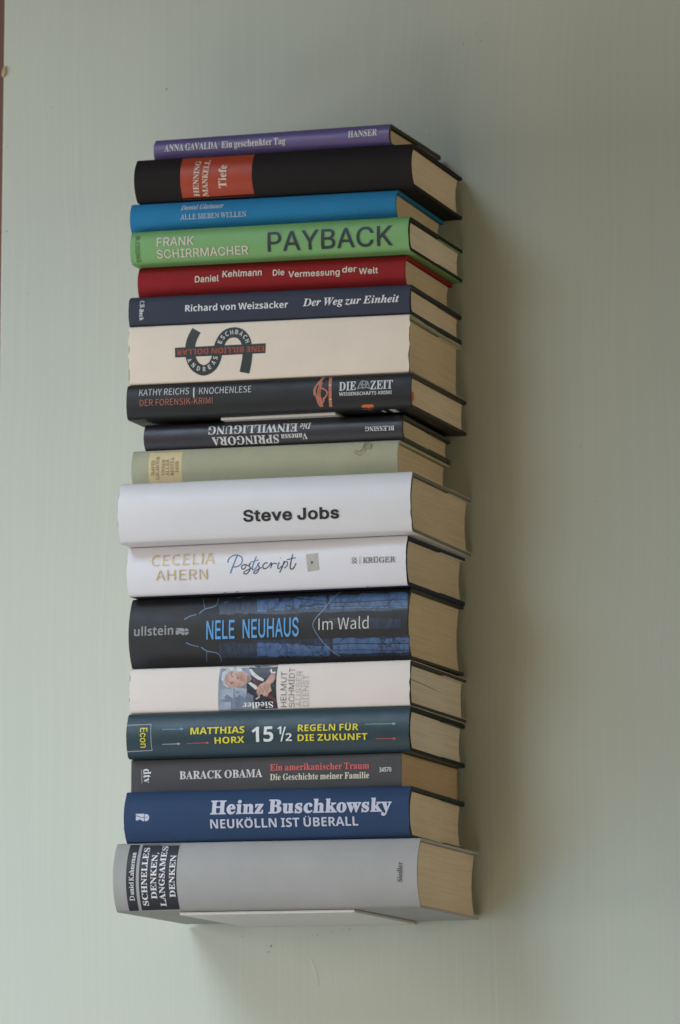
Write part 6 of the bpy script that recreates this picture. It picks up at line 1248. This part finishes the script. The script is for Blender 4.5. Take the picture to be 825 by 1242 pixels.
PAGE = {
    'warm': mat_pages('pages_cream', (.80, .65, .49), (.64, .51, .38)),
    'pale': mat_pages('pages_pale', (.84, .71, .58), (.70, .59, .47)),
    'grey': mat_pages('pages_greyish', (.78, .68, .56), (.62, .53, .43)),
    'dull': mat_pages('pages_dull', (.68, .55, .40), (.54, .43, .31)),
    'tan': mat_pages('pages_tan', (.70, .55, .38), (.55, .42, .28)),
    'brown': mat_pages('pages_browned', (.60, .42, .25), (.46, .31, .18)),
}


# ---------------------------------------------------------------- the setting
WALL_X0 = -0.43987
wall = box('wall', WALL_X0, 1.6, 0.0, 0.022, -1.25, 1.05, mat_wall(), bevel=0.0012)
wall['kind'] = 'structure'
wall['label'] = 'pale sage painted wooden wall panel with fine vertical grain'


def mat_brown():
    m, nt, b = new_mat('red_brown_wood')
    n = noise_tex(nt, 60, 5, vec=(1, 1, 0.06))
    vary(nt, b, (.16, .055, .030), n.outputs['Fac'], .5)
    b.inputs['Roughness'].default_value = .5
    return m


side = box('wall_board', WALL_X0 - 0.30, WALL_X0 - 0.0015, 0.006, 0.03, -1.25, 1.05, mat_brown())
side['kind'] = 'structure'
side['label'] = 'strip of red brown wood beyond the left edge of the sage panel'


def blot(name, x, z, pts, m, y=-0.0004, th=0.0003):
    """a small mark with its own outline lying on the painted panel"""
    n = len(pts)
    v = [(x + px * .001, y, z + pz * .001) for px, pz in pts] + [(x + px * .001, -0.00005, z + pz * .001) for px, pz in pts]
    f = [tuple(range(n))] + [(i, (i + 1) % n, n + (i + 1) % n, n + i) for i in range(n)]
    return mesh(name, v, f, [m], wall)


def ragged(rx, rz, n=9):
    return [(rx * random.uniform(.6, 1.1) * math.cos(2 * math.pi * i / n), rz * random.uniform(.6, 1.1) * math.sin(2 * math.pi * i / n)) for i in range(n)]


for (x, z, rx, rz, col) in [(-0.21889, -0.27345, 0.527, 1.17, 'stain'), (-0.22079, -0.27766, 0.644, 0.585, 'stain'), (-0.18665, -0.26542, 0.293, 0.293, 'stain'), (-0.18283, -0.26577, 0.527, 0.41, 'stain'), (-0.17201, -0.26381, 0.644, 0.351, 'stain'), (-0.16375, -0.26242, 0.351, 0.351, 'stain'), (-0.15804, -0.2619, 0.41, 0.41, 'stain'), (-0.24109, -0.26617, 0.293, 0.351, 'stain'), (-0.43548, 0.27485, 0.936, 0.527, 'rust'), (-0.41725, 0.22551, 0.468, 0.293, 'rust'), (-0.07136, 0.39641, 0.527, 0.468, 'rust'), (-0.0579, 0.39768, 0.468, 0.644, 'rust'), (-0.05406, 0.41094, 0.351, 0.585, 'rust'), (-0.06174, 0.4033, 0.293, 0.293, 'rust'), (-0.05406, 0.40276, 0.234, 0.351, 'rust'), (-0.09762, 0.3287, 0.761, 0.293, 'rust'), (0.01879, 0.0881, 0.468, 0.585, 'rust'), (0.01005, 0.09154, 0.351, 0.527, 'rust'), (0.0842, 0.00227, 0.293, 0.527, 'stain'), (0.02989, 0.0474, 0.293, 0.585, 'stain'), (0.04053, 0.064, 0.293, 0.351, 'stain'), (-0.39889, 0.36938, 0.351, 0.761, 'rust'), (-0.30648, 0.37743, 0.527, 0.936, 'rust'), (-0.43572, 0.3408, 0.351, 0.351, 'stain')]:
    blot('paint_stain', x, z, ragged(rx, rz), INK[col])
# a paint run scratched into the coat below the books
run = smooth([(-0.18753, -0.28263), (-0.18591, -0.28687), (-0.1843, -0.29172), (-0.183, -0.29717), (-0.1817, -0.30261)], 5)
v, f = [], []
for i, (x, z) in enumerate(run):
    w = 0.0011 * math.sin(math.pi * (i + .6) / (len(run) + .2)) + .0003
    v += [(x - w, -0.00005, z), (x, -0.00028, z), (x + w, -0.00005, z)]
for i in range(len(run) - 1):
    a = i * 3
    f += [(a, a + 1, a + 4, a + 3), (a + 1, a + 2, a + 5, a + 4)]
mesh('paint_run', v, f, [wall.data.materials[0]], wall, shade=True)
# splintered bare wood at the panel edge
m_bare = mat_ink('bare_wood', (.55, .38, .20), .7)
cx, cz = (-0.43886, 0.39948)
bm = bmesh.new()
bmesh.ops.create_icosphere(bm, subdivisions=3, radius=1.0)
for q in bm.verts:
    k = 1 + .25 * noise.noise(q.co * 2.2)
    q.co = Vector((q.co.x * .0019 * k, q.co.y * .0012 * k, q.co.z * .0040 * k + .0012 * q.co.x))
me = bpy.data.meshes.new('splinter')
bm.to_mesh(me)
bm.free()
me.materials.append(m_bare)
sp = link('splinter', me, wall)
sp.location = (cx, -0.0008, cz)

# ---------------------------------------------------------------- brackets that carry the stack
m_plate = mat_ink('white_lacquer', (.74, .71, .66), .35)


def bracket(x0, x1, y0, z0, z1, label):
    e = bpy.data.objects.new('shelf_bracket', None)
    e.empty_display_size = .02
    COL.objects.link(e)
    e.location = ((x0 + x1) / 2, 0, z0)
    e['label'] = label
    e['category'] = 'shelf bracket'
    e['group'] = 'thin white brackets carrying the books'
    h = (x1 - x0) / 2
    box('shelf_plate', -h, h, y0, -0.0022, 0, z1 - z0, m_plate, e, bevel=.0004)
    box('wall_plate', -h, h, -0.0021, -0.0003, 0.0, 0.05, m_plate, e)


for args in [
    (-0.23731, -0.10692, -0.14792, -0.25931, -0.25711, 'white bracket plate under the grey book at the bottom of the stack'),
    (-0.21311, -0.12624, -0.13612, 0.09752, 0.09946, 'white bracket plate between two black books, under the one with the red hand'),
    (-0.22187, -0.12766, -0.11801, -0.08098, -0.07904, 'white bracket plate under the thick black book with the forest picture'),
]:
    bracket(*args)

# ---------------------------------------------------------------- the eighteen books, top to bottom


def jacketed(key, label, jacket, board, page, th=.22, hook=5.5, rag=.05, back=None, rim=0.0, **kw):
    k = Book(key, label)
    k.shell('cover', [board], th, inset=.045, rear=-.05, rc=.12)
    j = k.shell('dust_jacket', [jacket] + ([back] if back else []), .034, end=.03, hook=hook, rag=rag, back_rim=rim, rc=.15)
    k.pages(PAGE[page], th=th + .085, **kw)
    k.print_all(j)
    return k


def bare(key, label, cover, page, th=.24, rag=0.0, **kw):
    k = Book(key, label)
    c = k.shell('cover', [cover], th, rag=rag, rc=.13)
    k.pages(PAGE[page], th=th + .02, **kw)
    k.print_all(c)
    return k


bd = lambda n, c, r=.7: mat_cloth('board_' + n, c, r, .3)

jacketed('gavalda', 'thin purple book lying on top of the whole stack', mat_paper('jacket_purple', (.130, .088, .235), .34, .3),
         bd('olive', (.060, .068, .030)), 'tan', back=mat_paper('jacket_purple_back', (.62, .58, .54), .4), rim=1.2)
bare('mankell', 'dark brown cloth book with a red orange title field', mat_cloth('cloth_dark_brown', (.019, .0145, .0140), .75, .5), 'warm')
bare('glattauer', 'bright blue cloth book between the dark brown and the green one', mat_cloth('cloth_blue', (.026, .215, .420), .7, .4), 'tan')
jacketed('payback', 'bright green book with large dark capitals on its spine', mat_paper('jacket_green', (.205, .430, .145), .46, .20),
         bd('black', (.020, .018, .018)), 'pale', hook=6)
bare('kehlmann', 'deep red cloth book below the green one', mat_cloth('cloth_red', (.300, .018, .020), .7, .4), 'tan')
jacketed('weiz', 'slate blue book with white lettering between red and cream books', mat_cloth('jacket_slate', (.052, .058, .085), .6, .25),
         bd('slate', (.040, .042, .050)), 'warm')
k = jacketed('eschbach', 'thick cream book with a dark curved dollar sign logo', mat_paper('jacket_cream', (.86, .73, .59), .5, 0, .12),
             bd('pale_olive', (.36, .36, .24)), 'tan', rag=.17)
k = bare('reichs', 'black paper covered book with a red skeleton hand emblem', mat_paper('cover_black', (.010, .0095, .0095), .44, .08), 'warm')
# orange paper tab stuck to the leaves by the spine
bm = bmesh.new()
pts = [k.P(k.L - .27, y, s) for (y, s) in ((.42, .62), (1.25, .66), (1.32, 1.30), (.40, 1.28))]
tv = pts + [(p[0] + .0003, p[1], p[2]) for p in pts]
bm.free()
mesh('paper_tab', tv, [(0, 1, 2, 3), (4, 5, 6, 7), (0, 1, 5, 4), (1, 2, 6, 5), (2, 3, 7, 6), (3, 0, 4, 7)], [INK['orange']], k.root)
# print on the back cover, seen from below
for (u0, u1, y0, y1, col) in [(18.32, 18.29, 0.02, 1.08, 'orange'), (19.08, 19.23, 0.74, 1.44, 'offwhite'), (19.73, 20.15, 0.44, 1.64, 'offwhite'), (20.77, 20.74, 6.49, 8.46, 'salmon')]:
    pts = [k.P(u, y, 0) for (u, y) in ((u0, y0), (u1, y0), (u1, y1), (u0, y1))]
    tv = [(p[0], p[1], p[2] - .00015) for p in pts] + [(p[0], p[1], p[2] + .0002) for p in pts]
    mesh('back_cover_print', tv, [(0, 1, 2, 3), (0, 1, 5, 4), (1, 2, 6, 5), (2, 3, 7, 6), (3, 0, 4, 7)], [INK[col]],
         next(c for c in k.root.children if c.name.startswith('cover')))
jacketed('springora', 'slim glossy black book with upside down white lettering', mat_paper('jacket_black_violet', (.025, .023, .030), .36, .22),
         bd('grey_green', (.085, .088, .072)), 'tan')
bare('gilmour', 'pale olive cloth book with a yellow label on its spine', mat_cloth('cloth_pale_olive', (.46, .45, .305), .75, .4), 'tan', th=.2)
jacketed('jobs', 'thick glossy white book with bold black lettering', mat_paper('jacket_white_gloss', (.775, .745, .735), .36, .25, .05),
         bd('grey', (.20, .195, .17)), 'dull')
jacketed('ahern', 'white book with gold and blue handwritten lettering', mat_paper('jacket_white', (.78, .745, .75), .48, .05, .04),
         bd('navy', (.022, .032, .060)), 'dull', back=INK['navy'], rim=-.4)
bare('neuhaus', 'thick black book with a blue forest picture on its spine', mat_paper('cover_black_forest', (.017, .0155, .015), .46, .06), 'tan', th=.22)
k = jacketed('schmidt', 'off white book with a portrait photograph across its spine', mat_paper('jacket_off_white', (.80, .71, .64), .5, 0, .06),
         bd('dark_grey', (.060, .055, .048)), 'grey', rag=.09)
# dark strip painting the shade between parted leaves at that book's head
gv = [k.P(k.L - .272, y, k.t * f) for y, f in ((.35, .615), (3, .60), (6, .565), (8.6, .52), (6, .55), (3, .585), (.35, .598))]
gv += [(p[0] - .0006, p[1], p[2]) for p in gv]
mesh('leaf_gap_shade', gv, [tuple(range(7)), tuple(range(7, 14))] + [(i, (i + 1) % 7, 7 + (i + 1) % 7, 7 + i) for i in range(7)],
     [mat_ink('gap_shadow_paper', (.20, .15, .10), .9)], next(c for c in k.root.children if c.name.startswith('page_block')))
jacketed('horx', 'dark petrol green book with yellow lettering', mat_paper('jacket_petrol', (.014, .042, .055), .38, .2),
         bd('black_green', (.022, .026, .026)), 'grey')
k = Book('obama', 'grey paperback with browned page edges and white lettering', 'paperback_book')
c = k.shell('cover', [mat_paper('cover_warm_grey', (.058, .054, .056), .45)], .035, rc=.05)
k.pages(PAGE['brown'], th=.045, sq=.03, gap=.02, rear_sq=.05)
k.print_all(c)
jacketed('busch', 'dark blue book with large pale lavender lettering', mat_cloth('jacket_dark_blue', (.030, .062, .132), .6, .3),
         bd('teal_grey', (.045, .050, .050)), 'warm', rag=.07)
bare('kahneman', 'thick light grey book at the bottom of the stack', mat_cloth('cloth_light_grey', (.415, .40, .375), .62, .3), 'warm', th=.2)
